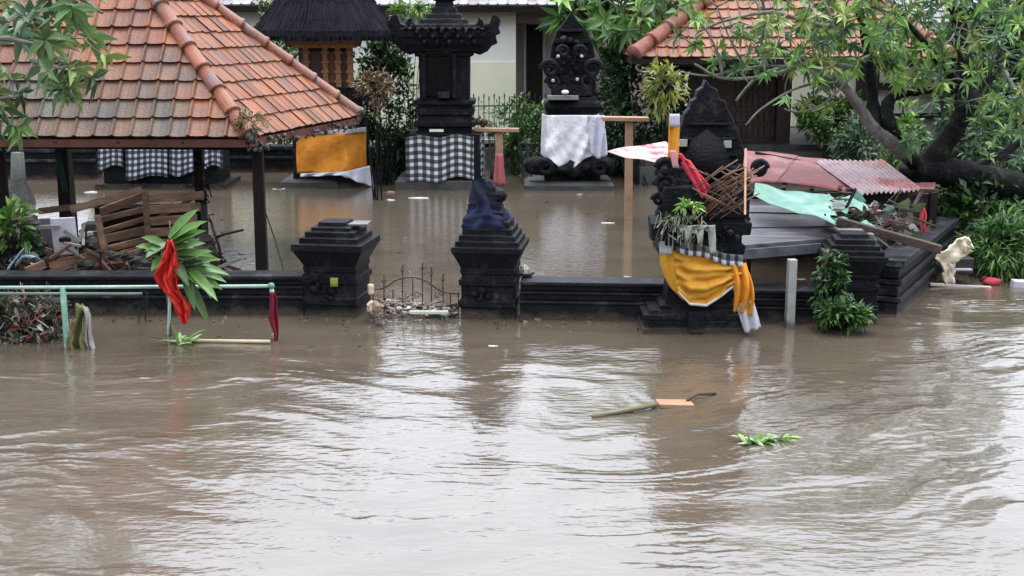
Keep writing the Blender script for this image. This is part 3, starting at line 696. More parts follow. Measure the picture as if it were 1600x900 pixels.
# --- iron gate
def gate():
    Yg = 11.38; s = lambda px, py: W(px, py, Yg)
    t = thing('iron_gate', 'small black iron gate with an arched top rail and spear points between the two pillars', 'gate', tuple(G(645, 496)))
    pts = [s(578, 452), s(600, 450), s(620, 437), s(645, 433), s(668, 440), s(690, 455), s(718, 459)]
    a = MB(); a.tube(bez(pts, 6), .010, 6); a.build('top_rail', M['rusty'], t, smooth=True)
    a = MB(); a.tube([s(578, 479), s(718, 479)], .008, 6); a.tube([s(578, 494), s(718, 494)], .008, 6); a.build('lower_rail', M['rusty'], t)
    for i, px in enumerate((583, 600, 614, 629, 645, 660, 674, 692, 704, 716)):
        top = {600: 432, 629: 415, 645: 436, 660: 412, 674: 420, 692: 430}.get(px, 452 if px < 660 else 457)
        m = MB(); b = s(px, 497); b.z = -.3; m.tube([b, s(px, top)], .006, 5)
        if top < 433:
            q = s(px, top + 8); m.ball(q, (.018, .008, .01), 4, 6); m.ball(s(px, top + 2), (.008, .006, .03), 4, 5); m.tube([q + Vector((-.03, 0, .02)), q, q + Vector((.03, 0, .02))], .005, 4)
        m.build('bar', M['rusty'], t)
    a = MB()
    for px in (637, 652, 683): # scrolls
        c = s(px, 462); a.tube([c + Vector((math.cos(k * .6) * .035 * (1 - k / 14), 0, math.sin(k * .6) * .035 * (1 - k / 14))) for k in range(12)], .005, 4)
    a.build('scroll', M['rusty'], t)
gate()

# --- iron fence at the back
def fence():
    Y = 23.2
    t = thing('iron_fence', 'black iron picket fence before the cream house, right of the tower shrine', 'fence', tuple(W(800, 230, Y)))
    a = MB()
    for yy in (166, 207): a.tube([W(728, yy, Y), W(880, yy - 3, Y)], .014, 5)
    a.build('rail', M['iron'], t)
    a = MB()
    for k in range(19):
        px = 732 + k * 8; a.tube([W(px, 255, Y), W(px, 158 - 4 * (k % 2), Y)], .010, 4); a.ball(W(px, 154 - 4 * (k % 2), Y), (.014, .01, .05), 4, 5)
    a.build('picket', M['iron'], t); 
    a = MB(); px_box(a, 728, 880, 218, 224, Y - .05, .12); px_box(a, 728, 880, 232, 300, Y - .02, .1, .2); a.build('base_ledge', M['plaster'], t)
fence()

# ================================================================ SHRINES
def sdim(Y): return None
def stackpx(mb, cx, Y, prof, rz=0., tint=1., dep=1.):
    """profile given as (pixel y, half width in pixels) for a masonry stack centred on pixel column cx with centre depth Y"""
    secs = []
    for py, hwp in prof:
        p = W(cx, py, Y); r = W(cx + hwp, py, Y); hx = r.x - p.x; secs.append((p.z, hx, hx * dep))
    c = W(cx, 250, Y); secs.sort(key=lambda s_: s_[0])
    mb.stack(c.x, Y, rz, secs, tint=tint)
def curl(mb, c, r, flip=1, th=.12, n=26, tint=1., turns=1.5, tube=.3):
    c = Vector(c); pts = []; rad = []
    for k in range(n):
        a = k / n * turns * 2 * math.pi; q = r * (1 - .75 * k / n)
        pts.append(c + Vector((math.cos(a) * q * flip, 0, math.sin(a) * q))); rad.append(r * tube * (1 - .4 * k / n))
    mb.tube(pts, rad, 7, tint)

def tower_shrine():
    Y = 20.6; cx = 697
    t = thing('shrine', 'tall black stone shrine tower with upswept corner wings and a checked black and white cloth', 'shrine', tuple(W(cx, 290, Y).xy) + (0,))
    a = MB(); stackpx(a, 682, Y, [(330, 60), (293, 61), (277, 61), (276, 57), (272, 56)], dep=.8); a.build('base_slab', M['slab'], t, bevel=.03)
    a = MB(); stackpx(a, cx, Y, [(290, 55), (206, 54), (205, 40), (196, 41), (195, 46), (188, 46), (187, 42), (178, 40), (177, 45), (168, 45), (167, 41), (162, 41), (161, 47), (155, 47), (154, 38), (88, 39), (87, 44), (80, 46), (79, 52), (70, 54), (69, 60), (58, 63), (57, 66), (44, 66), (43, 52), (38, 50), (37, 38), (30, 36), (29, 28), (22, 26), (21, 20), (12, 18), (11, 15), (2, 13), (1, 17), (-6, 17), (-7, 10), (-30, 6), (-40, 2)], dep=.85)
    bd = a.build('body', M['stone'], t, bevel=.008)
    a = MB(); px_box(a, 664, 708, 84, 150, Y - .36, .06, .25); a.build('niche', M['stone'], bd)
    a = MB()
    for x in (662, 710): px_box(a, x - 3, x + 3, 80, 154, Y - .42, .1)
    px_box(a, 656, 716, 74, 84, Y - .42, .1); a.build('niche_frame', M['stone'], bd, bevel=.006)
    a = MB(); px_box(a, 684, 702, 144, 153, Y - .5, .15, (3.5, 3.2, 3.2)); a.build('offering_box', M['stone'], bd)
    # corner wings
    for sg, x0 in ((1, 748), (-1, 642)):
        a = MB()
        pts = [(0, 0), (0, -16), (6, -28), (12, -30), (14, -40), (20, -34), (23, -26), (31, -30), (36, -44), (44, -42), (48, -34), (45, -22), (48, -14), (40, -10), (43, 2), (34, 6), (28, 14), (16, 20), (4, 16)]
        pts = [W(x0 - 14 + sg * x if sg > 0 else x0 + 14 + sg * x, 66 + y, Y - .25) for x, y in pts]
        a.outline(pts if sg > 0 else pts[::-1], .5)
        a.build('corner_wing', M['stone'], bd, bevel=.012)
    a = MB()
    for k in range(16):
        a.ball(W(650 + k * 6.5, 50 + (k % 3) * 8, Y - .58), (.035, .05, .045), 5, 7)
    for k in range(8): a.ball(W(664 + k * 9.5, 70, Y - .5), (.03, .04, .04), 5, 7)
    for k in range(11):
        x = 634 + k * 12.6; h_ = 7 + 5 * (k % 3 == 1); a.outline([W(x - 4, 46, Y - .62), W(x - 2, 46 - h_ * .6, Y - .62), W(x, 46 - h_, Y - .62), W(x + 3, 46 - h_ * .5, Y - .62), W(x + 4, 46, Y - .62)][::-1], .06)
    a.build('carving', M['stone'], bd, smooth=True)
    # cloth
    x0, x1 = W(638, 240, Y).x, W(756, 240, Y).x; zt, zb = W(cx, 208, Y).z, W(cx, 275, Y).z; xm = (x0 + x1) / 2; hx = (x1 - x0) / 2
    a = MB(); hy = .52
    def f(u, v):
        s_ = u * 4; k = int(min(3.999, s_)); q = s_ - k; pr = [(-hx, -hy), (hx * .72, -hy), (hx, -hy * .3), (hx, hy), (-hx, hy)]
        p0, p1 = pr[k], pr[k + 1]; x = lerp(p0[0], p1[0], q); y = lerp(p0[1], p1[1], q)
        z = lerp(zt, zb, v) - .028 * math.sin(u * 22) * (.3 + v) - .02 * math.sin(u * 47 + 2); bl = .018 * math.sin(u * 70) * v + .01 * math.sin(u * 31 + v * 4)
        return Vector((xm + x * (1 + bl * .6), Y + y * (1 + bl), z))
    a.grid(f, 120, 16, 1., (66, 12)); tag(a.build('checked_cloth', M['check'], smooth=True, solid=.008), 'black and white checked cloth wrapped round the foot of the tall shrine tower', 'cloth')
    a = MB(); px_box(a, 671, 693, 202, 206, Y - .56, .02); tag(a.build('name_plate', M['plaster']), 'tiny white plate above the checked cloth on the tower shrine', 'plate')
tower_shrine()

def drape(name, label, fn, nu, nv, tint, m='cloth', uvs=(1, 1), solid=.01):
    a = MB(); a.grid(fn, nu, nv, tint, uvs)
    return tag(a.build(name, M[m], smooth=True, solid=solid), label, 'cloth')

def thatch_shrine():
    Y = 20.8; cx = 510
    t = thing('shrine', 'wooden shrine with a black palm thatch roof, gilded cabinet and orange cloth skirt', 'shrine', tuple(W(cx, 290, Y).xy) + (0,))
    a = MB(); stackpx(a, 500, Y, [(330, 54), (296, 55), (280, 55), (276, 52)], dep=.8); a.build('base_slab', M['slab'], t, bevel=.03)
    a = MB(); stackpx(a, 518, Y, [(290, 48), (205, 48), (204, 44), (170, 40), (169, 48), (150, 50), (149, 42), (136, 42)], rz=R(-16), dep=.8); a.build('pedestal', M['stone'], t, bevel=.01)
    a = MB(); stackpx(a, 512, Y, [(136, 44), (128, 44), (127, 36), (74, 36), (73, 52), (60, 56)], dep=.8); cb = a.build('cabinet', M['brownwood'], t, bevel=.006)
    for px in (478, 508, 528, 547):
        a = MB(); px_box(a, px - 4, px + 4, 73, 136, Y - .42, .09)
        for yy in (80, 95, 110, 125): px_box(a, px - 6, px + 6, yy, yy + 4, Y - .44, .12)
        a.build('post', M['goldwood'], cb)
    a = MB(); px_box(a, 482, 503, 80, 132, Y - .35, .06, .5); px_box(a, 513, 523, 80, 132, Y - .35, .05, 1.6); px_box(a, 532, 543, 80, 132, Y - .35, .06, .6); a.build('panel', M['redwood'], cb)
    a = MB(); px_box(a, 448, 560, 62, 70, Y - .52, .1); px_box(a, 456, 556, 70, 75, Y - .47, .1, 1.3)
    a.build('lintel', M['goldwood'], cb)
    # thick thatch
    a = MB(); c = W(cx, 60, Y); rows = 26; n = 88; hx0 = 1.10
    prof = [(-.02, .80), (-.02, .97), (.03, 1.0), (.12, .99), (.3, .87), (.55, .70), (.85, .52), (1.2, .36), (1.5, .22), (1.7, .08), (1.72, .0)]
    vs = []; 
    for z, k in prof:
        for i in range(n):
            th = 2 * math.pi * i / n; cc, ss = math.cos(th), math.sin(th); q = (abs(cc) ** 3.5 + abs(ss) ** 3.5) ** (-1 / 3.5)
            rr = hx0 * k * q * (1 + random.uniform(-.012, .012)); vs.append((c.x + cc * rr, Y + ss * rr * .9, c.z + z + random.uniform(-.012, .012) + .03 * (abs(cc * ss) * 2 - .5) * (k > .9)))
    fs = [(i * n + k, i * n + (k + 1) % n, (i + 1) * n + (k + 1) % n, (i + 1) * n + k) for i in range(len(prof) - 1) for k in range(n)]
    a.add(vs, fs); a.add(vs[:n], [tuple(range(n))[::-1]], .5)
    rf = a.build('roof', M['thatch'], t)
    a = MB()   # loose fibres
    for k in range(1500):
        th = random.uniform(0, 6.283); cc, ss = math.cos(th), math.sin(th); q = (abs(cc) ** 3.5 + abs(ss) ** 3.5) ** (-1 / 3.5)
        v = random.random(); i = min(8, 2 + int(v * 6)); z0, k0 = prof[i]; z1, k1 = prof[i - 1] if i > 2 else (-.05, 1.01)
        if v < .35: z0, k0, z1, k1 = .08, 1.0, random.uniform(-.07, -.02), 1.0
        p = Vector((c.x + cc * hx0 * k0 * q * 1.01, Y + ss * hx0 * k0 * q * .91, c.z + z0)); p2 = Vector((c.x + cc * hx0 * k1 * q * 1.015, Y + ss * hx0 * k1 * q * .92, c.z + z1))
        a.beam(p, lerp(p, p2, 1) + Vector((random.uniform(-.03, .03), 0, 0)), .006, .006, random.uniform(.6, 2.2))
    a.build('fringe', M['thatch'], rf)
    # orange cloth skirt, front and right face
    fl, fm, fr = W(463, 240, Y - .5), W(541, 240, Y - .62), W(573, 240, Y - .1)
    zt, zb = W(510, 207, Y - .5).z, W(510, 271, Y - .5).z
    def f(u, v):
        if u < .55: p = lerp(fl, fm, u / .55)
        elif u < .85: p = lerp(fm, fr, (u - .55) / .3)
        else: p = lerp(fr, fr + Vector((-.3, .8, 0)), (u - .85) / .15)
        z = lerp(zt, zb, v) + .012 * math.sin(u * 15) * v
        return Vector((p.x, p.y + .03 * math.sin(u * 26 + v * 3) * v + .022 * math.sin(v * 7 + u * 9), z))
    drape('orange_cloth', 'orange cloth skirt tied round the thatched shrine', f, 70, 14, (.78, .30, .035))
    def f2(u, v):
        p = lerp(W(462, 210, Y - .51), W(541, 210, Y - .63), u / .7) if u < .7 else lerp(W(541, 210, Y - .63), W(574, 210, Y - .11), (u - .7) / .3)
        return Vector((p.x, p.y - .01, lerp(zt + .06, zt - .02, v)))
    drape('patterned_cloth', 'narrow white sash along the top of the orange cloth skirt', f2, 30, 3, (.55, .56, .60))
    def f3(u, v):
        a0 = lerp(W(470, 271, Y - .55), W(540, 268, Y - .66), min(1, u / .55)) if u < .55 else lerp(W(540, 268, Y - .66), W(579, 258, Y - .2), (u - .55) / .45)
        drop = .05 + .30 * max(0, (u - .5) / .5) ** .8
        return Vector((a0.x + .05 * v * (u > .55), a0.y - .04 * math.sin(u * 26 + v * 2) * v - .03, a0.z - drop * v))
    drape('white_cloth', 'wet white cloth sagging below the orange skirt at the shrine corner', f3, 50, 10, (.66, .68, .78))
thatch_shrine()

def white_shrine():
    Y = 20.6; cx = 893
    t = thing('shrine', 'black stone throne shrine with carved scrolls, white cloth draped down its front', 'shrine', tuple(W(cx, 290, Y).xy) + (0,))
    a = MB(); stackpx(a, 888, Y, [(330, 66), (297, 69), (284, 69), (278, 64)], dep=.75); a.build('base_slab', M['slab'], t, bevel=.03)
    a = MB(); stackpx(a, cx, Y, [(290, 42), (250, 44), (182, 44), (181, 38), (174, 40), (165, 44), (158, 42), (156, 38), (150, 36)], dep=.8); bd = a.build('body', M['stone'], t, bevel=.01)
    a = MB()
    for k in range(14):
        u = k / 13; px = lerp(838, 948, u); a.ball(W(px, 264 - 12 * abs(u - .45), Y - .32 - .06 * (k % 2)), (random.uniform(.12, .22), .2, random.uniform(.08, .17)), 7, 11, random.uniform(.7, 1.5), .14)
    for sx, fl in ((852, -1), (938, 1)): curl(a, W(sx, 262, Y - .6), .13, fl, tube=.45)
    a.build('carved_foot', M['stone'], t, smooth=True)
    a = MB(); px_box(a, 856, 904, 150, 156, Y - .5, .25, 4.5); a.build('offering_tray', M['slab'], bd)
    a = MB(); pts = [W(x, y, Y + .1) for x, y in ((862, 152), (858, 110), (862, 70), (870, 48), (882, 34), (893, 18), (904, 34), (918, 48), (927, 70), (932, 110), (930, 152))]
    a.outline(pts[::-1], .25); th = a.build('backrest', M['stone'], t, bevel=.015)
    a = MB()
    px_box(a, 868, 920, 95, 120, Y - .12, .25); px_box(a, 872, 916, 118, 136, Y - .2, .3); px_box(a, 862, 926, 134, 150, Y - .3, .45); px_box(a, 866, 922, 62, 68, Y - .02, .2); px_box(a, 874, 912, 46, 50, Y - .02, .2)
    for px, py, r in ((860, 108, .14), (926, 108, .14), (864, 130, .11), (918, 128, .11), (880, 80, .09), (906, 80, .09)): curl(a, W(px, py, Y - .25), r, 1 if px > 893 else -1, tube=.4)
    for k in range(26): a.ball(W(random.uniform(868, 922), random.uniform(60, 146), Y - .18), random.uniform(.03, .07), 5, 7, random.uniform(.8, 1.6), .2)
    a.build('carved_seat', M['stone'], t, smooth=False, bevel=.008)
    for px, py in ((872, 88), (909, 88), (864, 126), (902, 124)):
        a = MB(); a.ball(W(px, py, Y - .40), (.028, .014, .028), 5, 8, .55); a.build('porcelain_plate', M['plaster'], th)
    a = MB(); a.ball(W(883, 144, Y - .5), (.06, .05, .035), 5, 8, 1.2); tag(a.build('offering_bowl', M['plaster'], smooth=True), 'small white bowl on the tray of the white draped shrine', 'bowl')
    # cloth: front face with a swagged hem and a knot at the right
    xl, xr = 849, 941
    def f(u, v):
        px = lerp(848, 938, u); bot = 244 + 24 * math.exp(-((u - .42) / .22) ** 2) + (-6 if u > .85 else 0)
        py = lerp(180, bot, v); wid = 1 + .05 * v
        p = W(893 + (px - 893) * wid, py, Y - .52)
        fold = .06 * math.sin((u - .3) * 9 + 3.2 * v * (u - .2)) * (.15 + v ** .8) + .028 * math.sin((u + v * .55) * 21) * v + .012 * math.sin((u - v * .8) * 33) * v * u
        edge = -.0 + (.35 * max(0, (abs(u - .5) - .44) / .06))
        p.y += fold + edge; return p
    drape('white_cloth', 'wet white cloth draped over the front of the black throne shrine', f, 90, 40, (.95, .95, 1.0))
    def f4(u, v):
        px = lerp(918, 944, u) + 5 * v; py = lerp(180, 240 + 8 * math.sin(u * 3), v) ; p = W(px, py, Y - .62); p.y += .04 * math.sin(u * 13 + v * 5); return p
    drape('white_cloth', 'folded end of white cloth hanging from the right corner of the throne shrine', f4, 24, 16, (.74, .75, .86))
white_shrine()

def low_altar():
    Y = 20.6
    t = thing('altar', 'low wide stone altar with a checked cloth, seen under the left pavilion roof', 'altar', tuple(W(250, 290, Y).xy) + (0,))
    a = MB(); px_box(a, 148, 352, 288, 305, Y - .5, 1.2); a.build('base_slab', M['stone'], t, bevel=.02)
    a = MB(); px_box(a, 160, 340, 215, 290, Y - .35, .9); px_box(a, 150, 350, 205, 218, Y - .45, 1.1); a.build('body', M['stone'], t, bevel=.02)
    for (x0, x1, yb, lab) in ((152, 192, 262, 'short checked cloth hanging at the left end of the low altar'), (196, 262, 278, 'longer checked cloth hanging at the middle of the low altar'), (264, 308, 272, 'checked cloth gathered behind the leaning debris of the low altar'), (316, 348, 262, 'slanted checked cloth at the right end of the low altar')):
        def f(u, v):
            p = W(lerp(x0, x1, u), lerp(226, yb + 4 * math.sin(u * 5 + x0), v), Y - .42 - (.04 if x0 != 196 else .06)); p.y += .03 * math.sin(u * 14 + x0) * v; return p
        drape('checked_cloth', lab, f, 20, 10, (.8, .85, .95), 'check', ((x1 - x0) / 4.6, (yb - 226) / 4.6))
low_altar()

# --- front shrine with yellow cloth
def front_shrine():
    Y = 10.85; cx = 1095
    t = thing('shrine', 'black stone throne shrine in the flood nearest the viewer, wrapped in a torn yellow cloth', 'shrine', tuple(W(1090, 500, Y).xy) + (0,))
    a = MB(); stackpx(a, 1088, Y, [(600, 78), (524, 80), (503, 81), (502, 78), (490, 78), (489, 80), (482, 80), (481, 72), (476, 70)], dep=.6)
    px_box(a, 1076, 1100, 488, 520, Y - .30, .05, 1.3)
    a.build('base', M['stone'], t, bevel=.012)
    a = MB(); stackpx(a, cx, Y, [(480, 62), (470, 60), (469, 52), (420, 46), (400, 48), (392, 56), (391, 66), (378, 68), (377, 62), (362, 62), (361, 74), (342, 76), (341, 66), (330, 64)], dep=.55)
    bd = a.build('body', M['stone'], t, bevel=.01)
    a = MB(); px_box(a, 1018, 1036, 350, 376, Y - .36, .2); px_box(a, 1040, 1060, 372, 384, Y - .38, .1)
    for k in range(30): a.ball(W(random.uniform(1020, 1175), random.uniform(300, 392), Y - .28), random.uniform(.012, .035), 5, 7, random.uniform(.8, 1.8), .2)
    a.build('carved_ledge', M['stone'], bd, bevel=.006)
    a = MB(); px_box(a, 1036, 1172, 292, 342, Y - .22, .42)
    px_box(a, 1048, 1078, 262, 300, Y - .12, .2); px_box(a, 1140, 1168, 262, 300, Y - .12, .2)
    a.build('seat', M['stone'], t, bevel=.015)
    pts = [(1062, 300), (1054, 262), (1058, 225), (1064, 200), (1070, 178), (1078, 168), (1080, 158), (1088, 154), (1090, 142), (1099, 136), (1103, 124), (1110, 134), (1122, 140), (1124, 154), (1134, 158), (1138, 172), (1148, 190), (1158, 218), (1164, 240), (1160, 270), (1150, 300)]
    a = MB(); a.outline([W(x, y, Y + .08) for x, y in pts][::-1], .16); bk = a.build('backrest', M['stone'], t, bevel=.014)
    a = MB()
    for yy, hwp in ((192, 32), (215, 40), (240, 44)): px_box(a, 1108 - hwp, 1108 + hwp, yy, yy + 5, Y + .055, .04)
    a.outline([W(1105 + x, 250 + y, Y + .0) for x, y in ((-30, 40), (-36, 0), (-24, -30), (0, -48), (24, -30), (36, 0), (30, 40))][::-1], .08)
    for px, py, r in ((1186, 263, .065), (1040, 262, .075), (1040, 290, .085), (1028, 312, .05), (1150, 300, .06), (1072, 300, .05)): curl(a, W(px, py, Y - .12), r, 1 if px > 1105 else -1, tube=.45)
    for px, py in ((1186, 263), (1036, 268)): a.ball(W(px, py, Y - .06), (.075, .09, .075), 7, 12)
    for k in range(16): a.ball(W(random.choice((1045, 1160)) + random.uniform(-14, 14), random.uniform(258, 330), Y - .15), random.uniform(.025, .05), 5, 8, random.uniform(.8, 1.5), .15)
    a.build('carved_scroll', M['stone'], bk, smooth=True)
    for px, py in ((1068, 223), (1137, 225)):
        a = MB(); px_box(a, px - 6, px + 6, py - 5, py + 6, Y + .03, .03, (.42, .5, .46)); a.build('porcelain_tile', M['plaster'], bk)
    # yellow cloth, main swag
    tp = [(1052, 392), (1080, 398), (1110, 404), (1140, 412), (1168, 420)]
    bt = [(1060, 455), (1078, 474), (1104, 476), (1126, 462), (1146, 446)]
    def arc(P, u):
        u *= len(P) - 1; i = min(len(P) - 2, int(u)); q = u - i; q = q * q * (3 - 2 * q)
        return lerp(P[i][0], P[i + 1][0], q), lerp(P[i][1], P[i + 1][1], q)
    def f(u, v):
        x0, y0 = arc(tp, u); x1, y1 = arc(bt, u); x, y = lerp(x0, x1, v), lerp(y0, y1, v)
        d = .30 + .03 * math.sin(v * 3.14); p = W(x, y, Y - d)
        p.y += .022 * math.sin(v * 16 + (u - .4) ** 2 * 22) + .012 * math.sin(v * 31 + u * 9) + .15 * max(0, u - .85) ; return p
    drape('yellow_cloth', 'yellow cloth with a white hem sagging round the body of the front shrine', f, 60, 44, (.80, .40, .05))
    def f2(u, v):
        x = lerp(1030, 1052, u) + 12 * v * v + 10 * v * (v > .5) * (v - .5); y = lerp(380, 470, v) - 22 * (1 - u) * v
        p = W(x, y, Y - .30 + .12 * (1 - u)); p.y += .015 * math.sin(u * 9 + v * 3); return p
    drape('yellow_cloth', 'narrow yellow strip of cloth at the left corner of the front shrine', f2, 12, 30, (.86, .43, .05))
    def f3(u, v):
        x = lerp(1134, 1166, u) + 8 * math.sin(v * 3) + 4 * v * (1 - u) ; y = lerp(412, 492, v) + (1 - u) * -6
        p = W(x + 6 * v, y, Y - .30 - .05 * math.sin(v * 3)); p.y += .03 * math.sin(u * 14 + v * 4); return p
    drape('yellow_cloth', 'twisted orange yellow tail of cloth hanging off the right corner of the front shrine', f3, 24, 30, (.82, .33, .03))
    def f4(u, v):
        x = lerp(1150, 1176, u) + 14 * v ; y = lerp(468, 512, v) - (1 - u) * -8
        p = W(x, y, Y - .32); p.y += .02 * math.sin(u * 12 + v * 3); return p
    drape('white_cloth', 'white wet end of cloth touching the water beside the front shrine', f4, 16, 12, (.62, .63, .68))
    def f5(u, v):
        x = lerp(1056, 1160, u); y = 383 + 27 * u + lerp(-9, 9, v) + 2 * math.sin(u * 11)
        p = W(x, y, Y - .335); p.y += .01 * math.sin(u * 50); return p
    drape('patterned_cloth', 'grey and white patterned sash along the top of the sagging yellow cloth', f5, 50, 4, (1, 1, 1.05), 'check', (16, 1.8))
    def f6(u, v):
        p = W(lerp(1030, 1050, u), lerp(377, 397, v), Y - .34 + .04 * (1 - u)); return p
    drape('patterned_cloth', 'white patch of sash above the narrow yellow strip', f6, 6, 4, (.58, .6, .68))
    def f7(u, v):
        x, y = arc([(a_, b_ - 1) for a_, b_ in bt], u); p = W(x, y + 4 * v, Y - .335); return p
    drape('white_hem', 'white hem under the sagging yellow cloth', f7, 40, 2, (.8, .78, .7))
    # pink cloth across the seat
    def f8(u, v):
        x = lerp(1062, 1104, v) + 14 * (u - .5) * (1 if v > .2 else .3); y = lerp(240, 302, v) + 16 * (.5 - u) * v
        p = W(x, y, Y - .30); p.y += .015 * math.sin(u * 12 + v * 5); return p
    drape('pink_cloth', 'crimson pink strip of cloth lying across the seat of the front shrine', f8, 10, 24, (.80, .07, .12))
    def f9(u, v):
        p = W(lerp(1046, 1062, u) - 2 * v, lerp(182, 250, v), Y - .12); p.y += .02 * math.sin(u * 7); return p
    drape('orange_cloth', 'small orange cloth hanging at the left of the black throne back', f9, 6, 14, (.86, .38, .04))
    def f10(u, v):
        p = W(lerp(1046, 1062, u), lerp(178, 198, v), Y - .14); return p
    drape('patterned_cloth', 'small pale lilac cloth above the orange cloth beside the throne back', f10, 6, 4, (.62, .60, .74))
    def f11(u, v):
        x = lerp(1046, 1056, u) + 5 * v; p = W(x, lerp(235, 262, v), Y - .2); return p
    drape('pink_ribbon', 'pale pink ribbon at the left arm of the front shrine', f11, 4, 8, (.75, .35, .40))
    # heap of thin sticks
    a = MB()
    for k in range(46):
        x, y = random.uniform(1108, 1168), random.uniform(268, 326); L_ = random.uniform(20, 44); an = random.choice((random.uniform(-.75, -.35), random.uniform(-.75, -.35), random.uniform(.4, .9)))
        dx, dy = math.cos(an) * L_, math.sin(an) * L_; y0 = Y - .28 - random.uniform(0, .12)
        a.tube([W(x - dx, y - dy, y0), W(x, y + random.uniform(-2, 2), y0 - .02), W(x + dx * .8, y + dy * .8, y0 + random.uniform(-.05, .05))], random.uniform(.004, .0075), 4, random.uniform(.6, 2.6))
    tag(a.build('stick_heap', M['rusty'], smooth=True), 'tangled heap of thin reddish brown sticks on the seat of the front shrine', 'stick heap')
    a = MB(); a.tube([W(1164, 335, Y - .45), W(1165, 232, Y - .42)], .009, 6, 2.6)
    tag(a.build('bamboo_stick', M['palewood']), 'thin upright reddish stick at the right arm of the front shrine', 'stick')
front_shrine()

# ================================================================ COLLAPSED SHED, SHEETS, CANOPY
def sheet(name, label, c, m, nu=24, nv=12, wave=0., waves=0, bend=.01, edge=None, thick=.006, cat='roof sheet', seed=0., uvr=None):
    """c: four corner points, tl tr br bl"""
    tl, tr, br, bl = [Vector(q) for q in c]; nrm = (tr - tl).cross(bl - tl).normalized()
    def f(u, v):
        if edge: u, v = edge(u, v)
        p = lerp(lerp(tl, tr, u), lerp(bl, br, u), v)
        return p + nrm * (wave * math.sin(u * waves * 2 * math.pi) + bend * wob(u * 4, v * 3, seed))
    a = MB(); a.grid(f, nu, nv)
    return tag(a.build(name, M[m], smooth=True, solid=thick), label, cat)
sheet('tin_sheet', 'faded pink tin sheet with red stains lying left of the black throne back', [W(1040, 221, 13.4), W(1066, 226, 13.3), W(1052, 262, 11.7), W(948, 236, 12.0)], 'pinktin', bend=.02)
sheet('tin_sheet', 'flat dull red tin sheet right behind the front shrine', [W(1160, 234, 15.0), W(1247, 243, 14.9), W(1214, 284, 13.2), W(1150, 288, 13.2)], 'redtin', bend=.012, seed=1)
sheet('tin_sheet', 'longer red tin sheet in the middle, tucked under the corrugated sheet', [W(1247, 244, 14.9), W(1372, 262, 14.4), W(1352, 304, 12.9), W(1214, 284, 13.2)], 'redtin', bend=.012, seed=2)
sheet('corrugated_sheet', 'grey pink corrugated tin sheet on top of the collapsed shed', [W(1274, 252, 14.5), W(1378, 250, 14.6), W(1440, 296, 12.9), W(1346, 304, 12.65)], 'corr', nu=96, nv=8, wave=.014, waves=13, bend=.012, thick=.004, seed=3)
sheet('tin_sheet', 'dark red tin edge sticking out under the corrugated sheet at the far right', [W(1395, 283, 14.0), W(1462, 286, 13.8), W(1458, 304, 13.1), W(1420, 300, 13.1)], 'redtin', bend=.01, seed=4)
def torn(u, v):
    e = u + (.04 * math.sin(v * 13) + .03 * math.sin(v * 29)) * (u > .9); return e, v
sheet('green_sheet', 'mint green painted tin sheet with a torn end in front of the collapsed shed', [W(1180, 286, 12.7), W(1300, 311, 12.3), W(1304, 352, 11.3), W(1177, 309, 12.0)], 'green', 40, 14, bend=.035, edge=torn, seed=5)
sheet('green_sheet', 'torn curled scrap of mint green tin beside the larger green sheet', [W(1293, 306, 12.4), W(1340, 312, 12.3), W(1368, 334, 11.8), W(1300, 332, 11.7)], 'green', bend=.05, edge=lambda u, v: (u, v * (1 - .35 * abs(math.sin(u * 9)))), seed=6)
# scattered torn white bits
for i, (x, y, dx, dy, lab) in enumerate(((1312, 345, 22, 8, 'torn whitish tin flap hanging under the green sheet'), (1352, 352, 16, 6, 'small pale torn flap above the fallen brown beam'))):
    sheet('torn_flap', lab, [W(x - dx, y - dy, 11.8), W(x + dx, y - dy * .2, 11.8), W(x + dx * .8, y + dy, 11.5), W(x - dx * .4, y + dy * .6, 11.5)], 'green', 8, 5, bend=.04, seed=i + 7, cat='tin scrap')
def shed():
    t = thing('collapsed_shed', 'collapsed dark timber shed under the red and corrugated roof sheets', 'shed', tuple(G(1390, 430)))
    a = MB()
    pts0, pts1 = W(1330, 300, 13.0), W(1466, 296, 13.1)
    for k in range(11):
        y0 = 300 + k * 11.5
        a.beam(W(1322 + k, y0, 13.0), W(1464 - k * 1.5, y0 + 2 + random.uniform(-2, 3), 13.15), .03, .078, random.uniform(1.8, 6.5), roll=random.uniform(-.3, .3))
    a.build('board_wall', M['darkwood'], t)
    a = MB(); px_box(a, 1160, 1462, 300, 430, 13.9, .1, .8); a.build('rear_wall', M['darkwood'], t)
    for px in (1336, 1458):
        a = MB(); b = W(px, 300, 13.1); a.beam((b.x, 13.1, -.9), b, .08, .08, .9); a.build('post', M['darkwood'], t, bevel=.006)
    a = MB()
    a.beam(W(1168, 300, 13.0), W(1440, 309, 12.9), .05, .05, 1.2); a.beam(W(1180, 240, 14.8), W(1420, 285, 14.2), .05, .05, 1.2)
    for k in range(6): a.beam(W(1190 + k * 42, 248 + k * 6, 14.7), W(1180 + k * 44, 296 + k, 13.0), .04, .05, .8)
    a.build('rafter', M['darkwood'], t)
    a = MB()
    for p, q in (((1440, 300), (1428, 322)), ((1455, 345), (1436, 398)), ((1462, 360), (1444, 402)), ((1348, 305), (1342, 360))): a.beam(W(*p, 12.9), W(*q, 12.7), .03, .03, 4.)
    a.build('brace', M['darkwood'], t)
shed()
def r_cloth(u, v):
    x = 1441 + 3 * v + lerp(-2.2, 2.2, u) * (1 + 1.1 * math.sin(v * 3)) + 1.5 * math.sin(v * 9); p = W(x, lerp(318, 376, v) + 5 * u, 12.75); p.y += .02 * math.sin(u * 9 + v * 6); return p
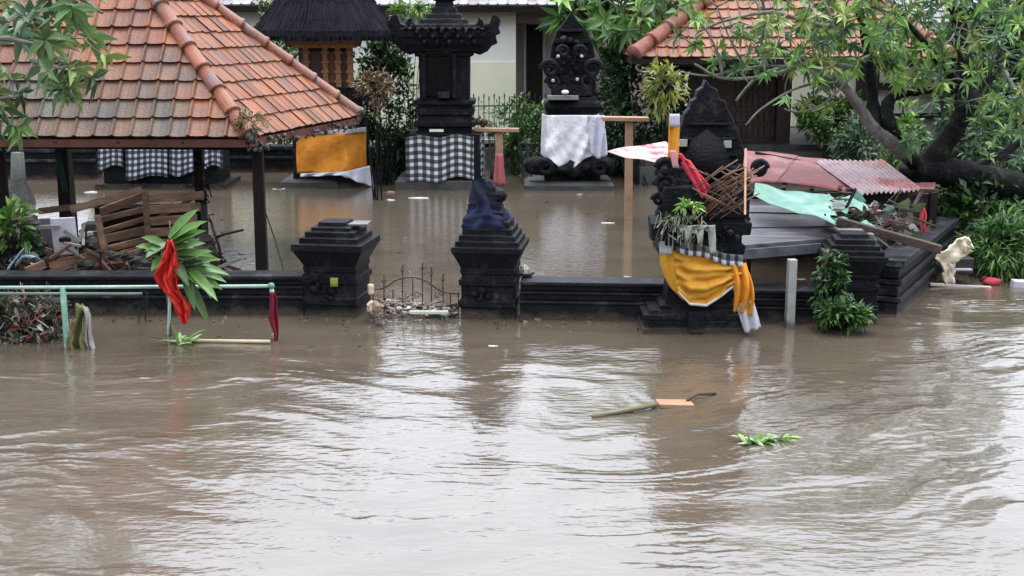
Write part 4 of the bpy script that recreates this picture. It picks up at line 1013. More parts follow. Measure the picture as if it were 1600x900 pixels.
drape('red_cloth', 'narrow red cloth hanging on the dark timber shed above the beam', r_cloth, 8, 12, (.75, .09, .09))
a = MB(); a.beam(W(1308, 345, 11.5), W(1470, 390, 11.35), .10, .075, 1.)
tag(a.build('wooden_beam', M['brownwood'], bevel=.008), 'long dark brown beam fallen slantwise over the corner pillar', 'beam')
def canopy():
    t = thing('canopy', 'dark grey board canopy sagging behind the front shrine, carried by a pale metal post', 'canopy', tuple(G(1236, 512)))
    zf = .66; P = lambda px, py, z: G(px, py, z)
    fl, fr = P(1158, 388, zf), P(1312, 376, zf); bl, br = P(1160, 312, .80), P(1322, 322, .80)
    n = 6
    a = MB()
    for k in range(n):
        v0, v1 = k / n, (k + .96) / n
        c = [lerp(bl, fl, v0), lerp(br, fr, v0), lerp(br, fr, v1), lerp(bl, fl, v1)]; q = random.uniform(.6, 1.3) * (1.5 if k >= n - 2 else 1)
        up = Vector((0, 0, .014 + .010 * (k % 2))); dn = Vector((0, 0, -.012))
        a.add([x + up for x in c] + [x + dn for x in c], [(0, 3, 2, 1), (4, 5, 6, 7), (0, 1, 5, 4), (1, 2, 6, 5), (2, 3, 7, 6), (3, 0, 4, 7)], (q, q, q * 1.05))
    a.build('roof_board', M['darktin'], t)
    a = MB(); dz = Vector((0, 0, -.05)); a.beam(fl + dz + Vector((0, -.02, 0)), fr + dz + Vector((0, -.02, 0)), .03, .085, 1.2); a.beam(fr + dz, br + dz, .03, .08, .8); a.beam(fl + dz, bl + dz, .03, .08, .8)
    a.build('fascia_board', M['darktin'], t)
    a = MB(); b = G(1234, 512); a.stack(b.x, b.y + .02, .1, [(-1.1, .038), (zf - .06, .036)]); a.build('post', M['metal'], t, bevel=.004)
    for px, py in ((1172, 330), (1312, 330)):
        a = MB(); b = P(px, py, .7); a.tube([(b.x, b.y, -1.), (b.x, b.y, .78)], .03, 6); a.build('rear_post', M['darkwood'], t)
canopy()
a = MB(); px_box(a, 1310, 1350, 360, 364, 11.3, .2, 4); px_box(a, 1352, 1366, 366, 374, 11.3, .1, 3)
tag(a.build('broken_board', M['slab']), 'short grey broken boards lying on top of the corner pillar', 'board')

a = MB()
for k in range(170):
    x, y = random.uniform(1292, 1425), random.uniform(305, 372); y += (x - 1292) * .12
    p = W(x, y, random.uniform(11.9, 12.6)); d = Vector((random.uniform(-1, 1), random.uniform(-.4, .4), random.uniform(-.55, .35))).normalized() * random.uniform(.06, .3)
    c = random.choice([(.05, .04, .035), (.10, .08, .07), (.02, .02, .02), (.18, .17, .16), (.16, .05, .05), (.10, .22, .17), (.06, .09, .03), (.32, .31, .29)])
    if random.random() < .7: a.beam(p, p + d, random.uniform(.008, .035), random.uniform(.005, .02), c, roll=random.uniform(0, 3))
    else: lanceleaf0(a, p, d, c)
tag(a.build('splintered_debris', M['cloth']), 'tangle of splinters, torn tin and leaves around the collapsed shed roof', 'debris', kind='stuff')

# T shaped wooden stands
def tstand(px, pyb, bx0, bx1, pyt, label, hw=5):
    b = G(px, pyb); Y = b.y; t = thing('wooden_stand', label, 'stand', tuple(b), 'T shaped wooden stands in the flooded yard')
    a = MB(); tp = W(px, pyt, Y); sc_ = W(px + hw, pyt, Y).x - W(px - hw, pyt, Y).x
    a.beam((b.x, Y, -.9), tp, sc_, sc_ * .8); a.build('post', M['palewood'], t, bevel=.004)
    a = MB(); a.beam(W(bx0, pyt - 1, Y), W(bx1, pyt, Y), .22, .05); a.build('top_board', M['palewood'], t, bevel=.004)
tstand(983, 342, 940, 1013, 186, 'T shaped pale wooden stand between the white draped shrine and the pink sheet', 6)
tstand(780, 292, 742, 811, 203, 'T shaped wooden stand beside the checked tower shrine, pink cloth on its post', 6)
drape('pink_cloth', 'pinkish red cloth hanging low on the post of the left wooden stand', lambda u, v: W(lerp(774, 786, u) + (lerp(-4, 4, u) * v), lerp(240, 290, v), 20.3) + Vector((0, .02 * math.sin(u * 9), 0)), 8, 8, (.55, .16, .17))
a = MB()
for k in range(12): a.ball(W(748 + random.uniform(-9, 9), 192 + random.uniform(-5, 5), 20.6), random.uniform(.03, .06), 5, 7, random.uniform(.6, 1.2), .2)
tag(a.build('clay_pot', M['brownwood'], smooth=True), 'small dark brown offering heap on the left wooden stand', 'offering')

# ================================================================ RAILING, FROND, LEFT FOREGROUND
def railing():
    t = thing('railing', 'green painted pipe railing in the flood at the left, pale top pipe', 'railing', tuple(G(98, 541)))
    Y = G(98, 541).y
    a = MB(); a.tube([W(-160, 450, Y), W(100, 449, Y), W(426, 447, Y + .25)], .015, 8); a.build('top_rail', M['palepipe'], t, smooth=True)
    a = MB(); a.tube([W(-160, 459, Y + .02), W(222, 459, Y + .06)], .012, 8, .5); a.build('lower_rail', M['palepipe'], t, smooth=True)
    a = MB(); b = W(98, 448, Y); a.tube([(b.x, Y, -1.), b], .025, 8); a.build('post', M['greenpipe'], t, smooth=True)
    a = MB(); b = W(424, 447, Y + .25); c = G(430, 532); a.tube([(c.x, Y + .25, -.8), (c.x, Y + .25, 0), b], .019, 8, 1.3); a.build('post', M['palepipe'], t, smooth=True)
    a = MB(); a.ball(b, .03, 5, 8); a.build('corner_joint', M['greenpipe'], t, smooth=True)
railing()
YR = G(98, 541).y
drape('maroon_cloth', 'dark maroon cloth tied along the right end post of the green railing', lambda u, v: W(lerp(-4, 4, u) * (.5 + 1. * math.sin(v * 3.0 + .1) + .2 * math.sin(v * 13)) + 425 + 6 * v + 1.2 * math.sin(v * 9), lerp(458, 533, v), YR + .20 - .03 * math.sin(u * 6)) + Vector((0, 0, .01)), 10, 20, (.20, .010, .028))
a = MB(); a.tube([W(286, 532, YR + .1) , G(340, 533, .015), G(422, 534, .015)], .017, 7)
tag(a.build('bamboo_pole', M['bamboo'], smooth=True), 'pale bamboo pole floating on the water at the foot of the railing', 'pole')
a = MB(); p = W(266, 455, YR - .05); q = G(263, 523); a.tube([(q.x, q.y, -.3), (q.x, q.y, 0), p], .014, 6, 1.6)
tag(a.build('white_stake', M['palepipe'], smooth=True), 'thin white stake standing in the water below the red cloth', 'stake')
for px0, py0, px1, py1, lab in ((230, 458, 226, 520, 'thin grey stick standing in the water left of the white stake'), (218, 480, 217, 512, 'short dark twig poking out of the water left of the grey stick')):
    a = MB(); a.tube([G(px1, py1, -.2), W(px0, py0, YR + .3)], .007, 5, 2); tag(a.build('stick', M['darkwood']), lab, 'stick')

def lanceleaf(mb, p, d, L_, wd, tint, up=Vector((0, 0, 1)), droop=.3, n=6):
    d = Vector(d).normalized(); s_ = d.cross(up).normalized(); nn = s_.cross(d); vs = []; 
    for i in range(n + 1):
        t = i / n; c = Vector(p) + d * L_ * t - Vector((0, 0, 1)) * droop * L_ * t * t; w_ = wd * .5 * math.sin(math.pi * min(1, t * .93 + .07)) ** .8
        vs += [c - s_ * w_ + nn * w_ * .5, c, c + s_ * w_ + nn * w_ * .5]
    fs = []
    for i in range(n): fs += [(i * 3, i * 3 + 1, i * 3 + 4, i * 3 + 3), (i * 3 + 1, i * 3 + 2, i * 3 + 5, i * 3 + 4)]
    mb.add(vs, fs, tint)
def frond():
    Y = 10.2; base = G(268, 520)
    t = thing('leafy_branch', 'upright leafy branch with long glossy green leaves tied by the red cloth at the railing', 'branch', tuple(base))
    st = bez([(base.x, base.y, -.1), W(262, 455, Y), W(268, 400, Y), W(265, 345, Y)], 6)
    a = MB(); a.tube(st, [.012] * 12 + [.006] * (len(st) - 12), 6); a.tube([W(266, 430, Y - .02), W(300, 420, Y - .1), W(330, 430, Y - .12)], .006, 5); a.build('stem', M['twig'], t, smooth=True)
    a = MB(); 
    L_ = [((264, 372), (310, 325), .9), ((266, 378), (322, 345), 1.), ((266, 385), (320, 360), .9), ((268, 392), (318, 380), .7), ((262, 388), (222, 370), .6), ((262, 395), (214, 385), .8), ((262, 400), (240, 420), .9), ((268, 398), (330, 400), .4), ((270, 402), (322, 410), .45),
          ((280, 415), (330, 392), .9), ((282, 418), (342, 405), .8), ((284, 420), (318, 450), .9), ((288, 418), (345, 438), .9), ((290, 416), (332, 462), .8), ((284, 412), (300, 470), .6), ((280, 420), (318, 492), .5), ((268, 382), (300, 372), .5), ((266, 400), (290, 440), .35), ((262, 380), (232, 400), .5), ((270, 390), (312, 350), 1.1), ((284, 414), (350, 428), .7), ((286, 420), (338, 448), .9)]
    for (x0, y0), (x1, y1), b_ in L_:
        p, q = W(x0, y0, Y - .05), W(x1, y1, Y - random.uniform(.0, .3)); d = q - p
        g_ = b_ * random.uniform(.85, 1.15)
        lanceleaf(a, p, d + Vector((0, 0, .15 * d.length)), d.length * 1.12, .085, (.16 * g_, .32 * g_, .075 * g_), up=Vector((.1, -.6, .8)), droop=.16)
        lanceleaf(a, p, d + Vector((0, .05, .10 * d.length)), d.length * .8, .07, (.06 * g_, .17 * g_, .04 * g_), up=Vector((.3, -.3, .8)), droop=.3)
    a.build('foliage', M['leaf'], t, smooth=True)
frond()
def rc(u, v):
    cx = [264, 268, 264, 260, 268, 282, 290, 292]; hw_ = [4, 11, 13, 17, 17, 12, 8, 3]; cy = [376, 394, 412, 434, 456, 474, 488, 502]
    s_ = v * 7; i = min(6, int(s_)); q = s_ - i; q = q * q * (3 - 2 * q)
    x = lerp(cx[i], cx[i + 1], q) + (u - .5) * 2 * lerp(hw_[i], hw_[i + 1], q) * (1 + .16 * math.sin(v * 17 + (u > .5) * 2)); y = lerp(cy[i], cy[i + 1], q) + (u - .5) * 10 * math.sin(v * 5) + 1.5 * math.sin(u * 12)
    p = W(x, y, YR - .12); p.y += .030 * math.sin(u * 10 + v * 12) + .016 * math.sin(u * 23 - v * 9) + .008 * math.sin(v * 46 + u * 21); return p
drape('red_cloth', 'bright red cloth twisted round the leafy branch at the railing', rc, 40, 70, (.66, .035, .028), solid=.004)
a = MB()
for k in range(16): lanceleaf(a, G(290 + random.uniform(-14, 14), 533 + random.uniform(-3, 4), .015), (random.uniform(-1, 1), random.uniform(-.6, .6), .25), random.uniform(.10, .2), .03, random.choice([(.28, .45, .12), (.4, .55, .2), (.12, .28, .06)]), droop=.2)
a.tube([G(236, 525, .01), G(262, 530, .02), G(300, 545, .01)], .005, 4, (.2, .18, .12))
tag(a.build('leaf_sprig', M['leaf']), 'bright green sprig floating at the left tip of the bamboo pole', 'leaf sprig')

# tangle of roots and rubbish under the railing
def tangle():
    a = MB()
    for k in range(900):
        px = random.uniform(-60, 92) ; py = random.uniform(462, 540); 
        if px > 80 and py < 480: continue
        p = W(px, py, YR + random.uniform(.04, .5)); p.z = max(p.z, .0)
        d = Vector((random.uniform(-.5, 1), random.uniform(-.4, .3), random.uniform(-1, 1))).normalized() * random.uniform(.04, .16)
        c = random.choice([(.10, .08, .06), (.22, .18, .14), (.035, .03, .025), (.05, .07, .03), (.16, .13, .07), (.5, .47, .42), (.03, .05, .02), (.02, .018, .015)])
        if random.random() < .03: c = (.45, .08, .07)
        a.tube([p, p + d * .5 + Vector((random.uniform(-.02, .02), 0, random.uniform(-.02, .02))), p + d], [.006, .005, .003], 4, c)
        if random.random() < .5: lanceleaf(a, p, d, random.uniform(.04, .1), .03, c, up=Vector((.2, -1, .3)))
    for k in range(60):
        p = W(random.uniform(-60, 92), random.uniform(470, 535), YR + .35); a.ball(p, (random.uniform(.05, .12), .08, random.uniform(.04, .09)), 5, 7, random.choice([(.03, .026, .02), (.05, .045, .035), (.02, .025, .015)]), .3)
    tag(a.build('root_tangle', M['cloth']), 'tangled heap of roots, twigs and rubbish caught under the railing at the far left', 'debris', kind='stuff')
tangle()
def husk(px, top, bot, w_, c, lab, lean=0):
    drape('dry_husk', lab, lambda u, v: W(px + lean * v + (u - .5) * w_ * (.25 + .9 * v ** .6 + .15 * math.sin(v * 14)) + 2 * math.sin(v * 7), lerp(top, bot, v) + 3 * math.sin(u * 9), YR - .06) + Vector((0, .05 * math.sin(u * 8 + v * 5), 0)), 14, 16, tuple(q * .7 for q in c))
husk(122, 475, 545, 24, (.30, .30, .12), 'drooping yellow green leaf sheath just right of the green post')
husk(112, 500, 548, 10, (.42, .30, .20), 'thin tan leaf sheath touching the green post')
husk(132, 480, 550, 7, (.50, .48, .44), 'pale grey strip hanging right of the leaf sheaths', lean=14)

# wreckage under the pavilion
def wreck():
    t = thing('broken_pallet', 'broken wooden slatted rack lying tilted in the wreckage under the pavilion', 'slatted rack', tuple(W(240, 420, 12.6).xy) + (0,))
    a = MB()
    for k in range(6):
        y = 308 + k * 16.5
        a.beam(W(150 + random.uniform(-6, 8), y + 22 + random.uniform(-4, 4), 12.2), W(226, y + random.uniform(-3, 3), 12.5), .02, random.uniform(.05, .09), random.uniform(.5, 1.5), roll=.25)
    a.build('slat', M['plank'], t, bevel=.003)
    a = MB()
    for k in range(5):
        y = 310 + k * 18; a.beam(W(232, y, 12.5), W(318 - k * 5, y - 5, 12.75), .02, .085, random.uniform(.6, 1.4), roll=.1)
    a.build('slat', M['plank'], t, bevel=.003)
    a = MB(); a.beam(W(226, 298, 12.4), W(232, 378, 12.4), .05, .05, .5); a.build('upright', M['plank'], t, bevel=.004)
    a = MB(); a.beam(W(160, 370, 12.15), W(168, 412, 12.1), .06, .05, .5); a.build('upright', M['plank'], t, bevel=.004)
    a = MB(); a.beam(W(152, 336, 12.15), W(165, 404, 12.1), .05, .05, .9); a.build('upright', M['plank'], t, bevel=.004)
    a = MB(); px_box(a, 150, 315, 325, 400, 13.25, .3, .35); a.build('back_board', M['darkwood'], t)
wreck()
LB = ['long plank leaning across the top of the slatted rack', 'plank pointing left above the white board', 'reddish plank lying low at the far left of the wreckage', 'dark red plank sloping behind the white board', 'brown plank at the water line under the white board', 'short brown plank below the slatted rack', 'thin stick sloping up to the pavilion post', 'orange brown board lying by the blue white tarp']
PL = [((110, 328), (222, 296), 12.5, .07, .03, 1.0), ((60, 330), (160, 318), 12.7, .06, .04, .4), ((20, 420), (110, 404), 12.0, .10, .03, .9), ((40, 398), (104, 352), 12.3, .09, .03, .55), ((78, 418), (168, 396), 12.0, .11, .03, 1.1), ((165, 408), (222, 392), 12.1, .06, .04, .8), ((240, 345), (318, 300), 12.9, .04, .03, .5), ((40, 425), (70, 412), 11.8, .08, .03, 1.3)]
for lab, (p, q, Y, w_, h_, tt) in zip(LB, PL):
    a = MB(); c = (tt, tt * .8, tt * .72) if 'red' in lab else tt
    a.beam(W(*p, Y), W(*q, Y + .15), h_, w_, c); tag(a.build('plank', M['plank'], bevel=.003), lab, 'plank')
def heap():
    a = MB()
    for k in range(420):
        px = random.uniform(-80, 335); top = (340 if px < 60 else 372 if px < 150 else 398 if px < 250 else 385)
        py = random.uniform(top, 428); p = W(px, py, random.uniform(12.0, 12.9)); p.z = max(p.z, 0.0)
        c = random.choice([(.03, .022, .018), (.06, .045, .035), (.02, .02, .018), (.10, .05, .035), (.05, .06, .05), (.22, .21, .2), (.03, .04, .025), (.12, .10, .08)])
        d = Vector((random.uniform(-1, 1), random.uniform(-.5, .5), random.uniform(-.5, .5))).normalized()
        if random.random() < .65: a.beam(p, p + d * random.uniform(.08, .35), random.uniform(.01, .05), random.uniform(.01, .04), c)
        else: a.ball(p, (random.uniform(.03, .12), .06, random.uniform(.02, .07)), 5, 7, c, .35)
    for k in range(90):
        p = W(random.uniform(-80, 330), random.uniform(370, 428), 12.7); p.z = max(p.z, .0); a.ball(p, (random.uniform(.1, .2), .12, random.uniform(.05, .11)), 5, 8, random.choice([(.02, .017, .014), (.035, .03, .025)]), .3)
    tag(a.build('rubbish_heap', M['cloth']), 'dark heap of sodden rubbish piled under the pavilion behind the wall', 'debris', kind='stuff')
heap()
a = MB(); a.beam(W(82, 370, 12.15), W(120, 368, 12.15), .03, .36, (.55, .54, .58)); 
tag(a.build('white_board', M['plastic'], bevel=.006), 'square whitish board standing in the wreckage at the left', 'board')
a = MB(); a.beam(W(66, 372, 12.3), W(84, 371, 12.25), .03, .38, (.20, .15, .19)); tag(a.build('purple_board', M['plastic']), 'dull purple grey board behind the left edge of the whitish board', 'board')
a = MB(); px_box(a, 128, 154, 350, 396, 12.4, .2, (.04, .04, .04)); px_box(a, 136, 146, 362, 384, 12.36, .05, (.45, .44, .42)); tag(a.build('dark_box', M['plastic'], bevel=.008), 'dark box with a pale upright slot between whitish board and slatted rack', 'box')
drape('blue_tarpaulin', 'crumpled blue white tarpaulin at the lower left of the wreckage', lambda u, v: W(lerp(14, 62, u), 402 + 14 * abs(u - .5) + 16 * v - 10 * math.sin(u * 3.1), 11.95) + Vector((0, .05 * math.sin(u * 13 + v * 7), .03 * math.sin(v * 9 + u * 15))), 24, 10, (.42, .52, .58))
a = MB(); a.tube([W(336, 372, 12.4), W(350, 366, 12.4), W(380, 359, 12.35)], .013, 5, 1); a.tube([W(352, 366, 12.4), W(344, 362, 12.4)], .006, 4)
a.tube([W(330, 350, 12.4), W(342, 385, 12.4), W(348, 422, 12.35)], .015, 5, 1.2); a.tube([W(344, 398, 12.4), W(358, 413, 12.35)], .007, 4)
tag(a.build('bare_branch', M['darkwood'], smooth=True), 'bare forked branch poking out right of the wreckage', 'branch')
a = MB(); a.tube([W(416, 335, 13.0), W(428, 370, 12.6), W(444, 425, 11.9)], .007, 5)
tag(a.build('leaning_rod', M['darkwood']), 'thin dark rod leaning right of the pavilion corner post', 'rod')
a = MB(); c = W(313, 330, 14.7)
for k in range(160):
    p = W(313 + random.uniform(-10, 14), random.uniform(250, 420), 14.55); p.z = max(0, p.z); a.beam(p, p + Vector((random.uniform(-.06, .08), -.03, random.uniform(-.14, .05))), .012, .012, random.uniform(.5, 3))
tag(a.build('dry_fronds', M['darkwood']), 'dark dry fronds tied up along the middle pavilion post', 'fronds')
drape('green_strip', 'dark green plastic strip hanging on the rear left pavilion post', lambda u, v: W(84 + 8 * u + 14 * v, lerp(236, 300, v), 15.3), 4, 8, (.03, .12, .08))
def stump():
    a = MB(); b = W(30, 300, 18.5)
    a.tube([(b.x, 18.5, -.5), (b.x, 18.5, .05), (b.x, 18.5, .35), (b.x + .02, 18.5, .75)], [.26, .22, .11, .09], 10)
    tag(a.build('grey_pedestal', M['slab'], smooth=True), 'grey flared pedestal standing in the flood behind the pavilion at the far left', 'pedestal')
stump()

# ================================================================ FLOATING THINGS
def lay(name, lab, cat, px, py, L_, w_, h_, rz, tint, m='plastic'):
    a = MB(); p = G(px, py, h_ * .2); tint = tuple(q * .8 for q in tint)
    if name == 'foam_scrap':
        n_ = random.randint(6, 9); pts = [p + Vector((math.cos(k / n_ * 6.283) * L_ * .5 * random.uniform(.6, 1.1), math.sin(k / n_ * 6.283) * w_ * .5 * random.uniform(.5, 1.2), random.uniform(-.3, .3) * h_)) for k in range(n_)]
        a.outline(pts, h_, tint, back=Vector((0, 0, -1)))
    else: a.box(p, (L_, w_, h_), rz=rz, rx=random.uniform(-.12, .12), ry=.06, tint=tint)
    tag(a.build(name, M[m], bevel=min(.006, h_ * .3)), lab, cat)
a = MB(); a.tube([G(926, 652, .0), G(975, 642, .008), G(1026, 632, .02)], .019, 8, (.32, .32, .24))
tag(a.build('bamboo_pole', M['bamboo'], smooth=True), 'dark bamboo pole drifting in the open water in front of the yellow draped shrine', 'pole')
lay('wooden_block', 'light orange wooden board attached to the drifting bamboo pole', 'board', 1054, 631, .25, .13, .03, R(8), (1.1, 1., .9), 'palewood')
a = MB(); a.tube([G(1074, 626, .02), G(1090, 616, .03), G(1118, 615, .01)], .010, 6, .4); tag(a.build('stick', M['darkwood'], smooth=True), 'thin curved dark stick drifting right of the orange board', 'stick')
a = MB()
for k in range(46):
    u = random.random(); lanceleaf(a, G(lerp(1158, 1240, u), 693 + random.uniform(-5, 5) - 6 * u, .005), (random.uniform(-1, 1), random.uniform(-.8, .8), random.uniform(.05, .5)), random.uniform(.06, .13), .035, random.choice([(.16, .32, .07), (.28, .42, .13), (.08, .2, .05), (.35, .42, .25)]), droop=.25)
tag(a.build('leaf_sprig', M['leaf']), 'small green sprig drifting in the open water at the lower right', 'leaf sprig')
FL = [('foam_scrap', 'tiny pale blue foam scrap floating at the left', 'foam scrap', 174, 573, .09, .05, .02, 0, (.55, .7, .75)),
      ('foam_scrap', 'small yellowish foam scrap floating in front of the right gate pillar', 'foam scrap', 772, 540, .10, .05, .02, .1, (.75, .7, .55)),
      ('foam_scrap', 'long white foam strip floating before the tower shrine', 'foam scrap', 656, 309, .38, .12, .03, 0, (.62, .6, .56)),
      ('foam_scrap', 'white foam piece floating left of the long white strip', 'foam scrap', 612, 312, .16, .10, .03, .2, (.60, .58, .56)),
      ('foam_scrap', 'pinkish scrap floating just right of the orange draped shrine', 'foam scrap', 610, 300, .18, .12, .04, .3, (.5, .26, .22)),
      ('foam_scrap', 'pale scrap floating left of the orange draped shrine', 'foam scrap', 434, 295, .26, .15, .04, 0, (.36, .34, .32)),
      ('foam_scrap', 'pale scrap floating behind the rear pavilion post', 'foam scrap', 142, 300, .26, .15, .05, 0, (.36, .33, .3)),
      ('foam_scrap', 'whitish scrap floating in front of the white draped shrine', 'foam scrap', 905, 303, .13, .08, .03, 0, (.5, .5, .46)),
      ('foam_scrap', 'white scrap floating right of the pale wooden stand', 'foam scrap', 948, 348, .22, .06, .02, .05, (.6, .6, .56)),
      ('foam_scrap', 'small white scrap floating behind the wall left of the front shrine', 'foam scrap', 980, 432, .12, .06, .02, 0, (.62, .6, .55)),
      ('foam_scrap', 'white scrap floating behind the metal canopy post', 'foam scrap', 1252, 436, .14, .08, .02, 0, (.7, .68, .6)),
      ('foam_block', 'white foam block floating right of the side wall', 'foam block', 1432, 443, .16, .12, .12, .1, (.62, .58, .5)),
      ('foam_strip', 'long whitish foam strip floating below the cream foam sheet', 'foam strip', 1500, 447, .62, .06, .03, .02, (.62, .58, .54)),
      ('foam_block', 'white foam block floating at the right edge of the picture', 'foam block', 1592, 444, .14, .1, .08, 0, (.7, .7, .74)),
      ('foam_scrap', 'white scraps of litter beside the broken pavilion branch', 'foam scrap', 384, 396, .20, .05, .03, 0, (.55, .54, .5))]
for f in FL: lay(*f)
a = MB(); a.ball(G(1550, 441, .02), (.09, .07, .05), 6, 9, (.45, .05, .07), .2); a.ball(G(1538, 438, .02), (.04, .04, .05), 5, 7, (.10, .02, .025), .2)
tag(a.build('red_bundle', M['cloth'], smooth=True), 'small crimson bundle floating near the right edge', 'bundle')
a = MB()
for k in range(210):
    q = random.random()
    if q < .45: p = G(random.uniform(130, 1290), 497 + abs(random.gauss(0, 7)), .004)
    elif q < .75: p = G(random.uniform(330, 1270), random.uniform(298, 430), .004)
    else: p = G(random.uniform(0, 900), 508 + abs(random.gauss(0, 22)), .004)
    c = random.choice([(.05, .045, .03), (.10, .08, .05), (.07, .12, .04), (.16, .14, .10), (.03, .025, .02), (.22, .21, .17)]); d = Vector((random.uniform(-1, 1), random.uniform(-1, 1), random.uniform(-.05, .12))).normalized() * random.uniform(.02, .075)
    if random.random() < .5: a.tube([p, p + d], .003, 4, c)
    else: lanceleaf0(a, p, d, c)
tag(a.build('floating_litter', M['cloth']), 'scattered twigs, leaf bits and scum drifting on the flood', 'litter', kind='stuff')
# cream foam board
a = MB()
def crumple(c, nu, nv, k):
    def f(u, v):
        x = lerp(lerp(c[0][0], c[1][0], u), lerp(c[3][0], c[2][0], u), v); y = lerp(lerp(c[0][1], c[1][1], u), lerp(c[3][1], c[2][1], u), v)
        e = 2.4 * (abs(math.sin(u * 9 + k)) - .5) * (v < .08 or v > .92) + 2. * math.sin(v * 11 + k) * (u < .08 or u > .92)
        p = W(x + e, y + e * .8, 12.3); p.y += .035 * wob(u * 5, v * 4, k) + .006 * math.sin(u * 19 - v * 13); return p
    a.grid(f, nu, nv, (1, .98, .95))
crumple(((1459, 402), (1501, 371), (1521, 394), (1474, 417)), 18, 12, 1.); crumple(((1497, 372), (1512, 370), (1520, 386), (1504, 396)), 8, 8, 2.5); crumple(((1471, 410), (1492, 412), (1490, 443), (1474, 442)), 8, 12, 4.)
tag(a.build('foam_sheet', M['foam'], smooth=True, solid=.02), 'crumpled cream coloured foam sheet propped in the water at the end of the fallen beam', 'foam sheet')
a = MB(); px_box(a, 1490, 1522, 404, 428, 12.6, .3, (.02, .02, .02)); px_box(a, 1492, 1520, 420, 424, 12.55, .05, (.35, .36, .37))
tag(a.build('dark_crate', M['plastic'], bevel=.01), 'dark crate with a pale rim behind the cream foam sheet', 'crate')
# rubbish caught in the gate
a = MB()
for k in range(110):
    p = G(random.uniform(578, 716), random.uniform(486, 497), 0); p.z = random.uniform(0, .10) * (1.6 if p.x < -.98 else 1)
    c = random.choice([(.45, .38, .34), (.3, .24, .2), (.55, .5, .46), (.14, .11, .09), (.2, .15, .12), (.03, .03, .03)])
    if random.random() < .5: a.ball(p, (random.uniform(.012, .035), .025, random.uniform(.008, .02)), 4, 6, c, .45)
    else: a.beam(p, p + Vector((random.uniform(-.12, .12), random.uniform(-.05, .05), random.uniform(-.02, .03))), .015, .015, c)
tag(a.build('litter', M['cloth']), 'pale litter and twigs washed up against the foot of the iron gate', 'debris', kind='stuff')
a = MB(); [a.ball(G(584 + random.uniform(-5, 8), 480, random.uniform(.0, .26)), (random.uniform(.03, .06), .05, random.uniform(.03, .06)), 5, 7, random.choice([(.52, .45, .40), (.3, .25, .2), (.6, .55, .5)]), .3) for _ in range(12)]; tag(a.build('foam_block', M['foam'], bevel=.02), 'pale lumpy foam piece jammed between the left pillar and the gate', 'foam block')
a = MB(); a.box(W(579, 452, 11.35), (.06, .06, .10), rz=.3, tint=(.9, .85, .8)); tag(a.build('foam_block', M['foam'], bevel=.02), 'small square pale foam block stuck higher up beside the left gate pillar', 'foam block')
a = MB(); a.beam(G(640, 488, .1), G(700, 488, .11), .03, .025, (.6, .56, .5)); tag(a.build('batten', M['plastic']), 'pale batten lying across the foot of the iron gate', 'batten')
a = MB()
for k in range(40): lanceleaf(a, G(random.uniform(655, 698), random.uniform(484, 494), random.uniform(0, .06)), (random.uniform(-1, 1), random.uniform(-1, 1), random.uniform(.1, .8)), random.uniform(.05, .12), .03, random.choice([(.05, .15, .04), (.1, .24, .06), (.03, .09, .03)]))
tag(a.build('leaf_sprig', M['leaf']), 'dark green sprig caught at the foot of the iron gate', 'leaf sprig')
a = MB(); a.ball(Vector((cx2 + hw2 * 1.25, cy2 - .05, .405)), (.045, .05, .055), 5, 8, (.62, .6, .56), .3); a.box((cx2 + hw2 * 1.25, cy2 - .04, .37), (.14, .1, .02), tint=(.03, .03, .03))
tag(a.build('offering_tray', M['cloth']), 'small white offering on a dark tray on the wall beside the right gate pillar', 'offering')
drape('yellow_leaf', 'yellow green leaf stuck on the face of the left gate pillar', lambda u, v: W(lerp(516, 528, u), lerp(434, 448, v), cy - hw - .03), 3, 3, (.34, .36, .06))

# ================================================================ VEGETATION
def region_targets(n, x0, x1, y0, y1, Y0, Y1, test=None):
    out = []
    while len(out) < n:
        x, y, Y = random.uniform(x0, x1), random.uniform(y0, y1), random.uniform(Y0, Y1)
        if test and not test(x, y): continue
        out.append(W(x, y, Y))
    return out
